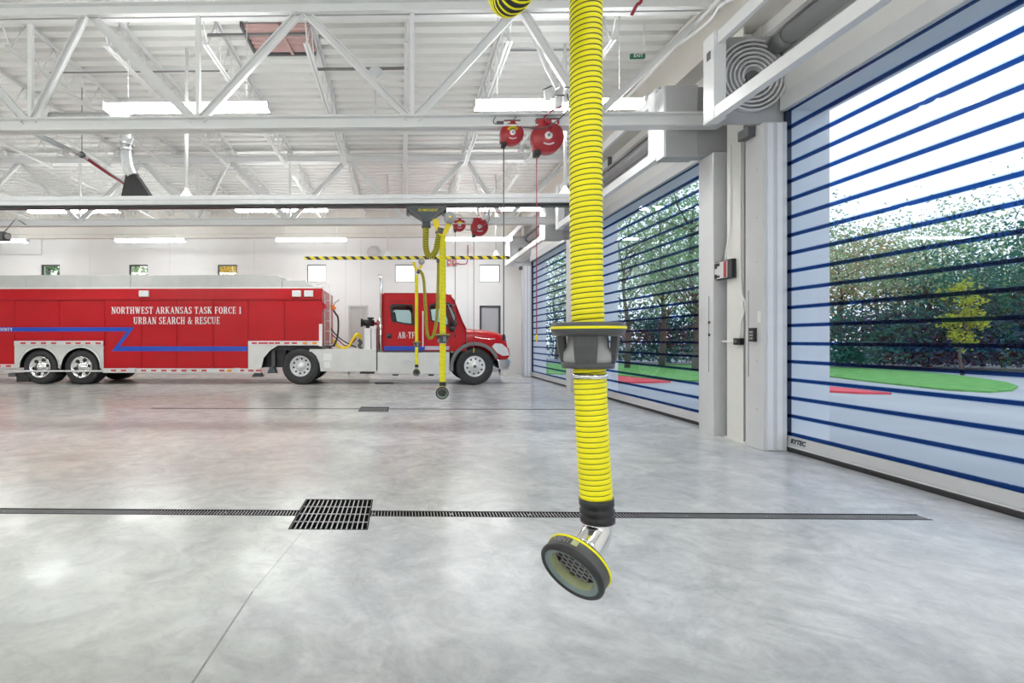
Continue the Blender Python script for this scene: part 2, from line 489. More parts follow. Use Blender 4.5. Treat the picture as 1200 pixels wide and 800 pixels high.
GL = {
 'N': (0.84, gl_v(.16, .09) + gl_v(.70, .09) + gl_d(.18, 1, .66, 0, .2) + gl_s(.16, 0, .3) + gl_s(.12, 1, .26) + gl_s(.70, 1, .3)),
 'O': (0.82, gl_a(.41, .5, .38, .5, 0, 360, n=24)),
 'R': (0.82, gl_v(.2) + gl_s(.2, 0) + gl_s(.16, 1, .26) + gl_h(.2, .45, .965) + gl_h(.2, .45, .48) + gl_a(.42, .72, .28, .28, -90, 90, n=10) + gl_d(.45, .5, .70, 0, .2) + gl_s(.74, 0, .2)),
 'T': (0.76, gl_v(.38) + gl_s(.38, 0, .36) + gl_h(.04, .72, .965, .08) + gl_v(.07, .06, .72, 1) + gl_v(.69, .06, .72, 1)),
 'H': (0.88, gl_v(.2) + gl_v(.68) + gl_h(.2, .68, .5) + gl_s(.2, 0) + gl_s(.2, 1) + gl_s(.68, 0) + gl_s(.68, 1)),
 'W': (1.1, gl_d(.16, 1, .36, 0, .19) + gl_d(.36, 0, .54, 1, .09) + gl_d(.52, 1, .74, 0, .19) + gl_d(.74, 0, .94, 1, .09) + gl_s(.16, 1, .3) + gl_s(.54, 1, .28) + gl_s(.94, 1, .24)),
 'E': (0.72, gl_v(.2) + gl_h(.06, .64, .035) + gl_h(.06, .62, .965) + gl_h(.2, .5, .5) + gl_v(.62, .06, 0, .28) + gl_v(.6, .06, .74, 1) + gl_v(.5, .05, .38, .62)),
 'F': (0.68, gl_v(.2) + gl_s(.2, 0) + gl_h(.06, .62, .965) + gl_h(.2, .5, .5) + gl_v(.6, .06, .72, 1) + gl_v(.5, .05, .38, .62)),
 'S': (0.64, gl_a(.32, .74, .26, .26, 40, 270, .16, .09) + gl_a(.32, .26, .28, .26, -140, 90, .16, .09) + gl_v(.55, .06, .7, 1) + gl_v(.07, .06, 0, .3)),
 'A': (0.86, gl_d(.16, 0, .43, 1, .09) + gl_d(.70, 0, .43, 1, .2) + gl_h(.24, .6, .34) + gl_s(.14, 0, .26) + gl_s(.72, 0, .3)),
 'K': (0.86, gl_v(.2) + gl_s(.2, 0) + gl_s(.2, 1) + gl_d(.26, .44, .66, 1, .09) + gl_d(.40, .58, .70, 0, .2) + gl_s(.68, 1, .26) + gl_s(.72, 0, .28)),
 'C': (0.76, gl_a(.42, .5, .38, .5, 48, 312, n=20) + gl_v(.68, .06, .66, 1) + gl_v(.68, .05, .06, .26)),
 'U': (0.84, gl_v(.2, T_, .3, 1) + gl_v(.66, .09, .3, 1) + gl_a(.405, .32, .30, .32, 180, 360, .15, .08) + gl_s(.2, 1) + gl_s(.66, 1, .28)),
 'B': (0.78, gl_v(.2) + gl_h(.05, .45, .965) + gl_h(.05, .45, .035) + gl_h(.2, .45, .52) + gl_a(.42, .75, .25, .25, -90, 90, n=10) + gl_a(.43, .26, .29, .26, -90, 90, n=10)),
 '&': (0.90, gl_a(.36, .76, .2, .24, -60, 240, .1, .07) + gl_a(.34, .25, .3, .25, 60, 330, .15, .08) + gl_d(.26, .66, .72, 0, .17) + gl_d(.60, .14, .80, .5, .07) + gl_s(.78, 0, .2) + gl_h(.64, .9, .5, .06)),
 '1': (0.50, gl_v(.26) + gl_s(.26, 0, .38) + gl_h(.08, .26, .9, .08)),
 'Y': (0.80, gl_v(.4, T_, 0, .46) + gl_d(.4, .42, .14, 1, .19) + gl_d(.4, .42, .68, 1, .09) + gl_s(.4, 0) + gl_s(.15, 1, .28) + gl_s(.68, 1, .24)),
 '-': (0.44, gl_h(.06, .38, .38, .1)),
 ' ': (0.36, []),
}
def serif(name, text, x0, x1, z0, z1, y, parent, material='letterwhite', th=0.004, off=(0, 0, 0)):
    W = sum(GL[c][0] + 0.06 for c in text) - 0.06
    sx = (x1 - x0) / W; sz = z1 - z0
    mb = MB(off); x = 0
    for c in text:
        w, polys = GL[c]
        for p in polys:
            mb.prism([(x0 + (x + a) * sx, y, z0 + b * sz) for a, b in p], (0, -th, 0))
        x += w + 0.06
    return mb.build(name, material, parent)

# ================================================================== SETTING
DX = 4.79                      # plane of the roller door curtains
DOORS = [(1.66, 6.44), (7.84, 12.62), (14.02, 18.80)]
YB = 20.2                      # back wall
XL, YF, ZC = -18.0, -4.6, 6.42
OPZ = 4.20
WX0, WX1 = 4.82, 5.29

# floor with the drain recesses cut out
XTR0, XTR1 = -5.0, 4.05
TR = [(3.985, 4.115), (10.085, 10.175), (16.09, 16.17)]      # trench bands in Y
def grate_rect(k):
    y0 = [3.70, 9.72, 15.72][k]; y1 = [4.40, 10.42, 16.42][k]
    return (-0.82, -0.24, y0, y1)
holes = [(XTR0, XTR1, a, b) for a, b in TR] + [grate_rect(k) for k in range(3)]
xs = sorted({XL, 5.29} | {h[0] for h in holes} | {h[1] for h in holes})
ys = sorted({YF, YB + 0.3} | {h[2] for h in holes} | {h[3] for h in holes})
fb = MB()
for i in range(len(xs) - 1):
    for j in range(len(ys) - 1):
        cx_, cy_ = (xs[i] + xs[i + 1]) / 2, (ys[j] + ys[j + 1]) / 2
        if any(h[0] < cx_ < h[1] and h[2] < cy_ < h[3] for h in holes): continue
        fb.add([(xs[i], ys[j], 0), (xs[i + 1], ys[j], 0), (xs[i + 1], ys[j + 1], 0), (xs[i], ys[j + 1], 0)], [(0, 1, 2, 3)])
fb.box(XL, 5.29, YF, YB + 0.3, -0.4, -0.3)
struct(fb.build('floor', 'floor'))
# sawn joint across the slab, running through the drain pits
jb = MB()
j0, j1, j2 = pz(226, 799, 0), pz(296, 693, 0), Vector((-0.70, 3.69, 0))
jb.beam(Vector((j0.x - 0.25, -1.0, 0)), j0, 0.010, 0.002); jb.beam(j0, j1, 0.010, 0.002); jb.beam(j1, j2, 0.004, 0.001)
jb.beam(Vector((-0.58, 4.42, 0)), Vector((-0.55, 9.7, 0)), 0.004, 0.001)
struct(jb.build('trim_1', 'joint'), 'narrow sealed joint in the polished floor')

# roof deck
db = MB(); prof = []
y = YF
while y < YB + 0.3:
    prof += [(y, ZC), (y + 0.17, ZC), (y + 0.175, ZC + 0.085), (y + 0.295, ZC + 0.085)]
    y += 0.30
vs = []; fs = []
for (yy, zz) in prof: vs += [(XL, yy, zz), (5.35, yy, zz)]
for i in range(len(prof) - 1): fs.append((2 * i, 2 * i + 1, 2 * i + 3, 2 * i + 2))
db.add(vs, fs)
db.box(XL, 5.35, YF, YB + 0.3, ZC + 0.1, ZC + 0.2)
struct(db.build('ceiling', 'deck'))

# door wall
wb = MB()
edges = [YF] + [v for d in DOORS for v in d] + [YB + 0.3]
for i in range(0, len(edges), 2): wb.box(WX0, WX1, edges[i], edges[i + 1], 0, ZC)
for d in DOORS: wb.box(WX0, WX1, d[0], d[1], OPZ, ZC)
struct(wb.build('wall_right', 'panel'))
struct(MB().box(XL - 0.2, XL, YF, YB + 0.3, 0, ZC).build('wall_left', 'wall'))
struct(MB().box(XL, WX0, YF - 0.2, YF, 0, ZC).build('wall_front', 'wall'))

# back wall with windows and doors let in
WPX = [(48, 70), (151, 173), (255, 278), (360, 382), (463, 486.5), (562, 586)]
wins = []
for a, b in WPX:
    p0 = px(a, 310, YB); p1 = px(b, 330.5, YB)
    wins.append((p0.x, p1.x, p1.z, p0.z))
d4 = (px(408, 357, YB).x, px(431.5, 357, YB).x, 0, px(408, 357.5, YB).z)
d5 = (px(562, 358, YB).x, px(586.5, 358, YB).x, 0, px(562, 358, YB).z)
op = wins + [d4, d5]
xs = sorted({XL, WX0} | {o[0] for o in op} | {o[1] for o in op})
bb = MB()
for i in range(len(xs) - 1):
    m_ = (xs[i] + xs[i + 1]) / 2
    z = 0
    for o in sorted([o for o in op if o[0] < m_ < o[1]], key=lambda o: o[2]):
        if o[2] > z: bb.box(xs[i], xs[i + 1], YB, YB + 0.25, z, o[2])
        z = o[3]
    bb.box(xs[i], xs[i + 1], YB, YB + 0.25, z, ZC)
struct(bb.build('wall_back', 'wall'))
sb = MB()
for xx in (105, 199, 298, 405, 423, 548):
    p = px(xx, 400, YB); sb.box(p.x - 0.008, p.x + 0.008, YB - 0.003, YB, 0, 5.3)
struct(sb.build('trim_2', 'lgrey'), 'thin vertical panel seams on the back wall')
hb = MB()
hb.box(XL, WX0, YB - 0.16, YB - 0.004, 5.52, ZC - 0.01)
hb.box(XL, WX0, YB - 0.22, YB - 0.004, 5.36, 5.50)
struct(hb.build('trim_3', 'beige'), 'beige steel beam along the top of the back wall')
struct(MB().box(XL, WX0 - 0.5, YB - 0.02, YB - 0.002, 0, 0.10).build('baseboard_back', 'wall'))

for i, (x0, x1, z0, z1) in enumerate(wins):
    dark = i < 3
    lab = ['small square window above the trailer with green trees outside, nearest the rear wheels',
           'small square window above the trailer roof showing pale foliage',
           'small square window above the trailer roof showing golden leaves',
           'square window with bright sky just past the trailer roof',
           'square window with bright sky above the truck cab',
           'square window with bright sky near the corner by the roller doors'][i]
    w = thing('window_%d' % (i + 1), lab, 'window', (x0, YB, z0), kind='structure')
    f = MB((x0, YB, z0)); t = 0.045 if dark else 0.024
    yy0, yy1 = YB + 0.05, YB + 0.12
    f.box(x0, x1, yy0, yy1, z1 - t, z1); f.box(x0, x1, yy0, yy1, z0, z0 + t)
    f.box(x0, x0 + t, yy0, yy1, z0 + t, z1 - t); f.box(x1 - t, x1, yy0, yy1, z0 + t, z1 - t)
    f.build('frame', 'frame', w)
    MB((x0, YB, z0)).box(x0 + t, x1 - t, YB + 0.08, YB + 0.09, z0 + t, z1 - t).build('pane', 'clearglass', w)
for n_, (x0, x1, z0, z1), lab, fm, lm in ((4, d4, 'grey door with plain white frame behind the cable deck', 'lgrey', 'doorpaint'),
                                     (5, d5, 'dark framed door with pale shade behind the truck hood', 'frame', 'shade')):
    w = thing('door_%d' % n_, lab, 'door', (x0, YB, 0), kind='structure')
    t = 0.07; f = MB((x0, YB, 0))
    f.box(x0, x0 + t, YB - 0.02, YB + 0.1, 0, z1); f.box(x1 - t, x1, YB - 0.02, YB + 0.1, 0, z1); f.box(x0 + t, x1 - t, YB - 0.02, YB + 0.1, z1 - t, z1)
    f.build('frame', fm, w)
    MB((x0, YB, 0)).box(x0 + t, x1 - t, YB + 0.03, YB + 0.08, 0, z1 - t).build('leaf', lm, w)
    MB((x0, YB, 0)).box(x0 + t + 0.06, x1 - t - 0.06, YB + 0.018, YB + 0.03, 1.2, z1 - t - 0.12).build('panel', lm, w)
    MB((x0, YB, 0)).tube([(x0 + 0.15, YB + 0.03, 1.0), (x0 + 0.15, YB - 0.03, 1.0), (x0 + 0.26, YB - 0.03, 1.0)], 0.012, 8).build('handle', 'alu', w)

# eave beam and the wall ledges above the roller doors
eb = MB()
eb.box(4.50, 4.815, YF, YB - 0.25, 5.55, 5.62); eb.box(4.66, 4.70, YF, YB - 0.25, 5.62, 6.30); eb.box(4.50, 4.815, YF, YB - 0.25, 6.30, 6.37)
struct(eb.build('trim_4', 'beige'), 'beige eave beam along the top of the roller door wall')
lb = MB()
lb.box(4.70, 4.818, YF, YB - 0.25, 5.24, 5.30)
struct(lb.build('trim_5', 'mgrey'), 'grey ledge on the wall over the roller doors')

# columns between the doors
for i, yc in enumerate((7.10, 13.27, 19.35)):
    lab = ['cream steel column between the two nearest roller doors', 'cream steel column between the middle and far roller doors', 'cream steel column in the corner past the far roller door'][i]
    t = thing('steel_column', lab, 'column', (4.68, yc, 0), kind='structure')
    m = MB((4.68, yc, 0))
    m.box(4.56, 4.575, yc - 0.17, yc + 0.17, 0.02, 5.54); m.box(4.785, 4.80, yc - 0.17, yc + 0.17, 0.02, 5.54); m.box(4.575, 4.785, yc - 0.006, yc + 0.006, 0.02, 5.54)
    m.build('shaft', 'column', t)
    MB((4.68, yc, 0)).box(4.553, 4.81, yc - 0.22, yc + 0.22, 0, 0.02).build('base_plate', 'column', t)

# ================================================================== ROLLER DOORS
def roller_door(n, y0, y1, label):
    t = thing('door_%d' % n, label, 'roller door', (DX, y0, 0), kind='structure')
    O = (DX, y0, 0)
    P_ = 0.2217
    zs = [0.215 + P_ * k for k in range(19)]
    g = MB(O)
    for k in range(18):
        g.box(DX - 0.004, DX + 0.004, y0 - 0.02, y1 - 0.012, zs[k] + 0.019, zs[k + 1] - 0.019)
    g.build('vision_panel', 'curtainglass', t)
    r = MB(O)
    for k in range(19):
        r.box(DX - 0.022, DX + 0.018, y0 - 0.02, y1 - 0.012, zs[k] - 0.019, zs[k] + 0.019)
    r.build('rib', 'rib', t, bevel=0.006)
    h = MB(O)
    for k in range(19):
        h.box(DX - 0.024, DX - 0.012, y0 - 0.02, y1 - 0.02, zs[k] + 0.021, zs[k] + 0.029)
        h.box(DX - 0.024, DX - 0.012, y0 - 0.02, y1 - 0.02, zs[k] - 0.029, zs[k] - 0.021)
    h.build('hinge_strip', 'curtainglass', t)
    MB(O).box(DX - 0.03, DX + 0.02, y0 - 0.02, y1 - 0.012, 0.075, 0.194).build('bottom_bar', 'lgrey', t)
    MB(O).box(DX - 0.034, DX + 0.0, y0 - 0.02, y1 - 0.012, 0.055, 0.072).build('bottom_lip', 'white', t)
    MB(O).box(DX - 0.045, DX + 0.03, y0 - 0.02, y1 - 0.0, 0.0, 0.055).build('bottom_seal', 'black', t, bevel=0.012)
    MB(O).box(4.748, 4.818, y1 - 0.012, y1 + 0.02, 0.0, OPZ - 0.004).build('edge_seal', 'navy', t)
    # guides
    for (a, b, side) in ((y1 - 0.04, y1 + 0.30, 1), (y0 - 0.42, y0 - 0.06, -1)):
        gd = MB(O).box(4.46, 4.745, a, b, 0.0, 4.05).build('guide', 'lgrey', t, bevel=0.008)
        if side > 0:
            m = MB(O); m.box(4.50, 4.57, a - 0.012, a, 0.02, 4.03); m.box(4.62, 4.68, a - 0.012, a, 0.02, 4.03); m.build('guide_cover', 'white', gd)
            MB(O).box(4.452, 4.46, a + 0.27, a + 0.278, 0.9, 2.0).build('slot', 'mgrey', gd)
            m = MB(O)
            for zz in (0.5, 1.1, 2.35, 2.9, 3.5): m.disc((4.46, a + 0.12, zz), (-1, 0, 0), 0.008, 0.004, 8)
            m.build('screw', 'mgrey', gd)
        else:
            MB(O).box(4.452, 4.46, a + 0.1, a + 0.108, 0.9, 2.0).build('slot', 'mgrey', gd)
            m = MB(O)
            for zz in (1.62, 1.44): m.disc((4.46, a + 0.09, zz), (-1, 0, 0), 0.02, 0.012, 10)
            m.build('knob', 'black', gd)
    # head: spiral plates at each end, two rails, shaft, header panel
    for (ya, side) in ((y1 + 0.06, 1), (y0 - 0.06, -1)):
        pl = MB(O).box(3.86, 4.80, ya - 0.01, ya + 0.01, 4.06, 5.15).build('end_plate', 'mgrey', t)
        pts = []
        cxs, czs = 4.35, 4.63
        turns = 6.4
        for k in range(int(turns * 36) + 1):
            a = 2 * PI * k / 36
            r_ = 0.115 + 0.335 * k / (turns * 36)
            pts.append((cxs + r_ * math.cos(a + 2.6), czs - r_ * math.sin(a + 2.6)))
        s_ = MB(O); vs = []; fs = []
        y_in = ya - side * 0.012; y_out = ya - side * 0.075
        for (qx, qz) in pts:
            dx, dz = qx - cxs, qz - czs; L = math.hypot(dx, dz); ux, uz = dx / L, dz / L
            for (w_, yy) in ((-0.011, y_in), (-0.011, y_out), (0.011, y_out), (0.011, y_in)):
                vs.append((qx + ux * w_, yy, qz + uz * w_))
        for k in range(len(pts) - 1):
            for j in range(4): fs.append((k * 4 + j, k * 4 + (j + 1) % 4, k * 4 + 4 + (j + 1) % 4, k * 4 + 4 + j))
        s_.add(vs, fs, 0, False); s_.build('spiral_track', 'lgrey', pl)
        m = MB(O); m.disc((cxs + 0.02, ya - side * 0.012, czs), (0, -side, 0), 0.085, 0.03, 20)
        m.build('hub', 'dgrey', pl)
        MB(O).box(3.80, 3.95, ya - 0.19 if side > 0 else ya - 0.03, ya + 0.03 if side > 0 else ya + 0.19, 4.06, 5.12).build('corner_post', 'white', t, bevel=0.006)
        MB(O).box(4.0, 4.045, ya - side * 0.016, ya - side * 0.01, 5.0, 5.035).build('sticker', 'white', pl)
    MB(O).box(3.803, 3.90, y0 + 0.135, y1 - 0.135, 4.06, 4.205).build('front_rail', 'white', t, bevel=0.006)
    MB(O).box(3.84, 3.90, y0 + 0.135, y1 - 0.135, 4.965, 5.115).build('top_rail', 'white', t, bevel=0.006)
    sh = MB(O).tube([(4.62, y0 - 0.02, 5.0), (4.62, y1 + 0.05, 5.0)], 0.10, 20).build('shaft', 'mgrey', t)
    MB(O).tube([(4.62, y1 - 0.24, 5.0), (4.62, y1 - 0.04, 5.0)], 0.112, 20).build('spring', 'bargrey', sh)
    MB(O).box(4.70, 4.815, y0 - 0.05, y1 + 0.02, 4.2, 4.40).build('header_bar', 'lgrey', t)
    MB(O).box(4.74, 4.815, y0 - 0.05, y1 + 0.02, 4.41, 5.14).build('header_panel', 'panel', t)
    MB(O).box(4.36, 4.46, y1 + 0.10, y1 + 0.30, 3.93, 4.055).build('limit_switch', 'dgrey', t, bevel=0.01)
    # drive cover at the near end of the head
    m = MB(O).box(3.83, 4.30, y0 - 0.32, y0 - 0.075, 4.02, 5.06).build('drive_cover', 'cover', t, bevel=0.008)
    MB(O).box(3.815, 3.83, y0 - 0.31, y0 - 0.075, 4.03, 5.05).build('cover_panel', 'lgrey', m)
    MB(O).box(4.31, 4.80, y0 - 0.26, y0 - 0.075, 4.06, 4.5).build('end_cover', 'cover', t, bevel=0.006)
    MB(O).box(3.794, 3.80, y1 - 0.06, y1 + 0.01, 4.82, 4.92).build('warning_label', 'dgrey', t)
    return t
d1 = roller_door(1, *DOORS[0], 'clear blue tinted roller door closest to the hanging hose, lawn outside')
roller_door(2, *DOORS[1], 'clear roller door behind the large yellow hose, middle of three')
roller_door(3, *DOORS[2], 'clear roller door beyond the fire truck, deepest in the hall')
textmesh('lettering', 'RYTEC', 0.075, 'letterblack', d1, (-0.0325, DOORS[0][1] - 0.19 - DOORS[0][0], 0.135), (0, -1, 0), (0, 0, 1), 0.001, 0.25, 0.004)

# ================================================================== ROOF STEEL
GY = [7.40, 13.57]
gspec = []
for gi, gy in enumerate(GY):
    t = thing('roof_girder', ['deep white roof truss spanning the hall above the red reels', 'white roof truss deeper in the hall, above the fire truck'][gi], 'roof truss', (-6, gy, 4.4))
    O = (-6, gy, 4.4)
    zt0, zt1 = 6.06, 6.24; zb0, zb1 = 4.40, 4.58
    for nm, a, b in (('top_chord', zt0, zt1), ('bottom_chord', zb0, zb1)):
        m = MB(O)
        m.box(XL + 0.01, 4.55, gy - 0.10, gy + 0.10, b - 0.02, b) if nm == 'top_chord' else m.box(XL + 0.01, 4.55, gy - 0.10, gy + 0.10, a, a + 0.02)
        m.box(XL + 0.01, 4.55, gy - 0.10, gy - 0.012, a, a + 0.018) if nm == 'top_chord' else m.box(XL + 0.01, 4.55, gy - 0.10, gy - 0.012, b - 0.018, b)
        m.box(XL + 0.01, 4.55, gy - 0.018, gy - 0.01, a, b); m.box(XL + 0.01, 4.55, gy + 0.01, gy + 0.018, a, b)
        m.box(XL + 0.01, 4.55, gy + 0.012, gy + 0.10, a, a + 0.018) if nm == 'top_chord' else m.box(XL + 0.01, 4.55, gy + 0.012, gy + 0.10, b - 0.018, b)
        m.build(nm, 'steel', t)
    xsn = [-17.9, -16.4, -14.9, -13.35, -11.8, -10.2, -8.6]
    seq = [(-17.9, 0)] + [(-16.4, 1), (-14.9, 0), (-13.35, 1), (-11.8, 0), (-10.2, 1), (-8.6, 0), (-6.9, 1), (-5.42, 0), (-4.55, 1), (-2.95, 0), (-1.42, 1), (0.16, 0), (1.68, 1), (2.72, 0), (4.45, 1)]
    for i in range(len(seq) - 1):
        (xa, ua), (xb, ub) = seq[i], seq[i + 1]
        pa = Vector((xa + (0.05 if ua == 0 else 0.04), gy, zb1 - 0.03 if ua == 0 else zt0 + 0.03))
        pb = Vector((xb - (0.05 if ub == 0 else 0.04), gy, zb1 - 0.03 if ub == 0 else zt0 + 0.03))
        w = [0.13, 0.12, 0.10][i % 3]
        m = MB(O)
        d = (pb - pa).normalized(); nrm = Vector((0, 1, 0)); s = d.cross(nrm)
        m.beam(pa, pb, 0.012, w, up=s)
        for sgn in (-1, 1): m.beam(pa + s * sgn * (w / 2 - 0.006) - nrm * 0.03, pb + s * sgn * (w / 2 - 0.006) - nrm * 0.03, 0.07, 0.012, up=s)
        m.build('diagonal', 'steel', t)
    for (xv, top) in ((-5.42, 5.95), (-2.95, zt0), (0.16, zt0), (-8.6, zt0)):
        MB(O).box(xv - 0.03, xv + 0.03, gy - 0.03, gy + 0.03, zb1 - 0.02, top + 0.02).build('vertical', 'steel', t)

JX = [0.10 + 1.52 * k for k in range(-11, 3)]
ords = ['first', 'second', 'third', 'fourth', 'fifth', 'sixth', 'seventh', 'eighth', 'ninth', 'tenth', 'eleventh', 'twelfth', 'thirteenth', 'fourteenth', 'fifteenth']
spans = [(GY[0] - 0.10, GY[1] - 0.11, 'between the two roof trusses'), (GY[1] - 0.09, YB - 0.17, 'from the deep truss to the back wall')]
for si, (ya, yb, where) in enumerate(spans):
    proto = None
    for k, jx in enumerate(sorted(JX, reverse=True)):
        lab = 'white roof joist %s, %s from the roller doors' % (where, ords[k])
        if proto is None:
            t = thing('bar_joist', lab, 'roof joist', (jx, ya, 5.8), 'roof joists ' + where)
            O = (jx, ya, 5.8)
            m = MB(O)
            for s in (-1, 1): m.box(jx + s * 0.008, jx + s * 0.05, ya, yb, 6.405, 6.412); m.box(jx + s * 0.008, jx + s * 0.014, ya, yb, 6.365, 6.405)
            m.box(jx - 0.05, jx + 0.05, ya, ya + 0.2, 6.245, 6.365); m.box(jx - 0.05, jx + 0.05, yb - 0.09, yb, 6.245, 6.365)
            m.build('top_chord', 'steel', t)
            m = MB(O)
            for s in (-1, 1): m.box(jx + s * 0.008, jx + s * 0.048, ya + 0.35, yb - 0.35, 5.80, 5.806); m.box(jx + s * 0.008, jx + s * 0.014, ya + 0.35, yb - 0.35, 5.806, 5.845)
            m.build('bottom_chord', 'steel', t)
            m = MB(O); n = 18; yy = ya + 0.1; st = (yb - ya - 0.2) / n; path = []
            for q in range(n + 1): path.append((jx, ya + 0.1 + st * q, 6.385 if q % 2 == 0 else 5.825))
            for q in range(n): m.tube([path[q], path[q + 1]], 0.011, 6)
            m.build('web', 'steel', t)
            proto = t
        else:
            c = copy_tree(proto); c.location.x = jx; c['label'] = lab

# bridging struts between joists, seen beyond the first truss
def strut(xa, xb, y, z, lab, white=True):
    t = thing('bridging_strut', lab, 'strut', ((xa + xb) / 2, y, z))
    O = ((xa + xb) / 2, y, z)
    MB(O).box(xa, xb, y - 0.02, y + 0.02, z - 0.02, z - 0.012).build('flange', 'bargrey', t)
    MB(O).box(xa, xb, y + 0.012, y + 0.02, z - 0.012, z + 0.03).build('web', 'steel' if white else 'bargrey', t)
J = lambda k: 0.10 + 1.52 * k
strut(J(-2), J(-1), 7.72, 5.99, 'thin dark strut crossing below the reddish roof opening', False)
strut(J(-3), J(-2), 8.62, 5.93, 'grey strut between roof joists, over the long lamp by the trailer side')
strut(J(-1), J(0), 8.62, 5.93, 'grey strut carrying a bell hanger, between joists at the middle of the hall', False)
strut(J(1), J(2), 8.05, 5.90, 'grey strut between roof joists just behind the yellow hose')
strut(J(-4), J(-3), 8.62, 5.93, 'grey strut between roof joists, at the edge away from the roller doors')
# bell shaped hanger
p = px(440, 84, 8.62)
t = thing('bell_hanger', 'grey bell shaped hanger with thin rod under a roof strut', 'hanger', (p.x, p.y, 5.0))
O = (p.x, p.y, 5.0)
MB(O).lathe([(0.11, 0.0), (0.10, -0.05), (0.03, -0.13), (0.0001, -0.14)], (p.x, p.y, 5.90), (0, 0, 1), 16).build('bell', 'lgrey', t)
MB(O).tube([(p.x, p.y, 5.78), (p.x, p.y, 5.06)], 0.012, 8).build('rod', 'lgrey', t)

# unpainted opening in the roof deck
xa, xb = J(-2) + 0.42, J(-1) - 0.06
t = thing('roof_opening', 'reddish unpainted square in the white roof deck with dark edges', 'roof opening', (xa, 8.1, 6.35))
O = (xa, 8.1, 6.35)
m = MB(O); y = 8.12; vs = []; fs = []; pr = []
while y < 8.90: pr += [(y, 6.40), (y + 0.05, 6.40), (y + 0.07, 6.365), (y + 0.11, 6.365)]; y += 0.13
for yy, zz in pr: vs += [(xa, yy, zz), (xb, yy, zz)]
for i in range(len(pr) - 1): fs.append((2 * i, 2 * i + 1, 2 * i + 3, 2 * i + 2))
m.add(vs, fs); m.build('panel', 'primer', t)
m = MB(O); m.box(xa - 0.04, xa, 8.08, 8.98, 6.33, 6.415); m.box(xa, xb, 8.94, 8.98, 6.35, 6.415); m.build('edge', 'dgrey', t)
m = MB(O); m.beam((xa + 0.55, 8.1, 6.36), (xa + 0.63, 8.95, 6.36), 0.05, 0.02); m.build('strap', 'primer', t)

# ================================================================== LAMPS
rows = [(7.66, 4.86, [-14.5, -8.85, -3.22, 2.33], 2.46), (13.72, 4.86, [-14.5, -8.85, -3.2, 2.45], 2.46), (17.95, 4.87, [-14.5, -8.85, -3.15, 2.62], 2.46),
        (1.5, 4.86, [-14.5, -8.85, -3.22, 2.33], 2.46), (-2.8, 4.86, [-14.5, -8.85, -3.22, 2.33], 2.46)]
rown = ['level with the red reels', 'over the fire truck', 'along the back wall', 'high above the large hose', 'behind the large hose']
coln = ['far from the doors', 'over the trailer rear', 'over the trailer front', 'nearest the roller doors']
proto = None
for ri, (ly, lz, lxs, ln) in enumerate(rows):
    for ci, lx in enumerate(lxs):
        if ri == 2 and ci == 3: pass
        lab = 'long white ceiling lamp %s, %s' % (rown[ri], coln[ci])
        if proto is None:
            t = thing('ceiling_lamp', lab, 'ceiling lamp', (lx, ly, lz), 'long ceiling lamps')
            MB().box(-ln / 2, ln / 2, -0.055, 0.055, 0.012, 0.07).box(ln / 2 - 0.003, ln / 2 + 0.01, -0.095, 0.095, -0.05, 0.07).box(-ln / 2 - 0.01, -ln / 2 + 0.003, -0.095, 0.095, -0.05, 0.07).build('housing', 'white', t, bevel=0.008)
            MB().box(-ln / 2 + 0.004, ln / 2 - 0.004, -0.09, 0.09, -0.045, 0.01).build('diffuser', 'lamp', t)
            for s in (-0.9, 0.9): MB().tube([(s, 0, 0.06), (s, 0, 6.42 - lz)], 0.006, 6).build('hanger', 'steel', t)
            proto = t
        else:
            c = copy_tree(proto); c.location = (lx, ly, lz); c['label'] = lab

# ================================================================== EXHAUST RAILS
def rail(xa, xb, y, z0, label, hang, seal=True):
    t = thing('exhaust_rail', label, 'exhaust rail', (xa, y, z0))
    O = (xa, y, z0)
    m = MB(O)
    m.box(xa, xb, y - 0.085, y + 0.085, z0 + 0.035, z0 + 0.165)
    m.box(xa, xb, y - 0.10, y - 0.085, z0 + 0.10, z0 + 0.165); m.box(xa, xb, y + 0.085, y + 0.10, z0 + 0.10, z0 + 0.165)
    m.build('profile', 'alu', t, bevel=0.006)
    MB(O).box(xa + 0.01, xb - 0.01, y - 0.055, y + 0.055, z0 - 0.005, z0 + 0.035).build('rubber_slot', 'black', t)
    for hx in hang:
        h = MB(O).tube([(hx, y, z0 + 0.165), (hx, y, 5.82)], 0.026, 10).build('hanger', 'steel', t)
        MB(O).lathe([(0.10, 0.0), (0.09, 0.03), (0.03, 0.12), (0.026, 0.14)], (hx, y, z0 + 0.165), (0, 0, 1), 16).build('hanger_foot', 'steel', h)
    return t
r1 = rail(XL + 0.05, px(690, 230, 7.78).x, 7.78, 3.38, 'grey aluminium exhaust rail hung across the hall below the red reels', [-14.8, -9.0, -3.28, 2.47])
r0 = rail(XL + 0.05, 4.0, 1.62, 3.38, 'grey aluminium exhaust rail overhead that carries the large near hose', [-9.0, -3.28, 2.47])
pa, pb = px(357, 302, 13.92), px(597, 301.5, 13.92)
t = thing('hazard_rail', 'slim yellow and black striped rail above the truck cab', 'exhaust rail', (pa.x, 13.92, 3.5))
O = (pa.x, 13.92, 3.5)
MB(O).box(pa.x, pb.x, 13.86, 13.98, 3.545, 3.62).build('striped_cover', 'hazard', t)
for xx in (454, 581):
    q = px(xx, 290, 13.92)
    h = MB(O).tube([(q.x, 13.92, 3.62), (q.x, 13.92, 5.82)], 0.022, 10).build('hanger', 'steel', t)
    MB(O).lathe([(0.10, 0.0), (0.09, 0.03), (0.03, 0.14), (0.022, 0.16)], (q.x, 13.92, 3.62), (0, 0, 1), 14).build('hanger_foot', 'steel', h)

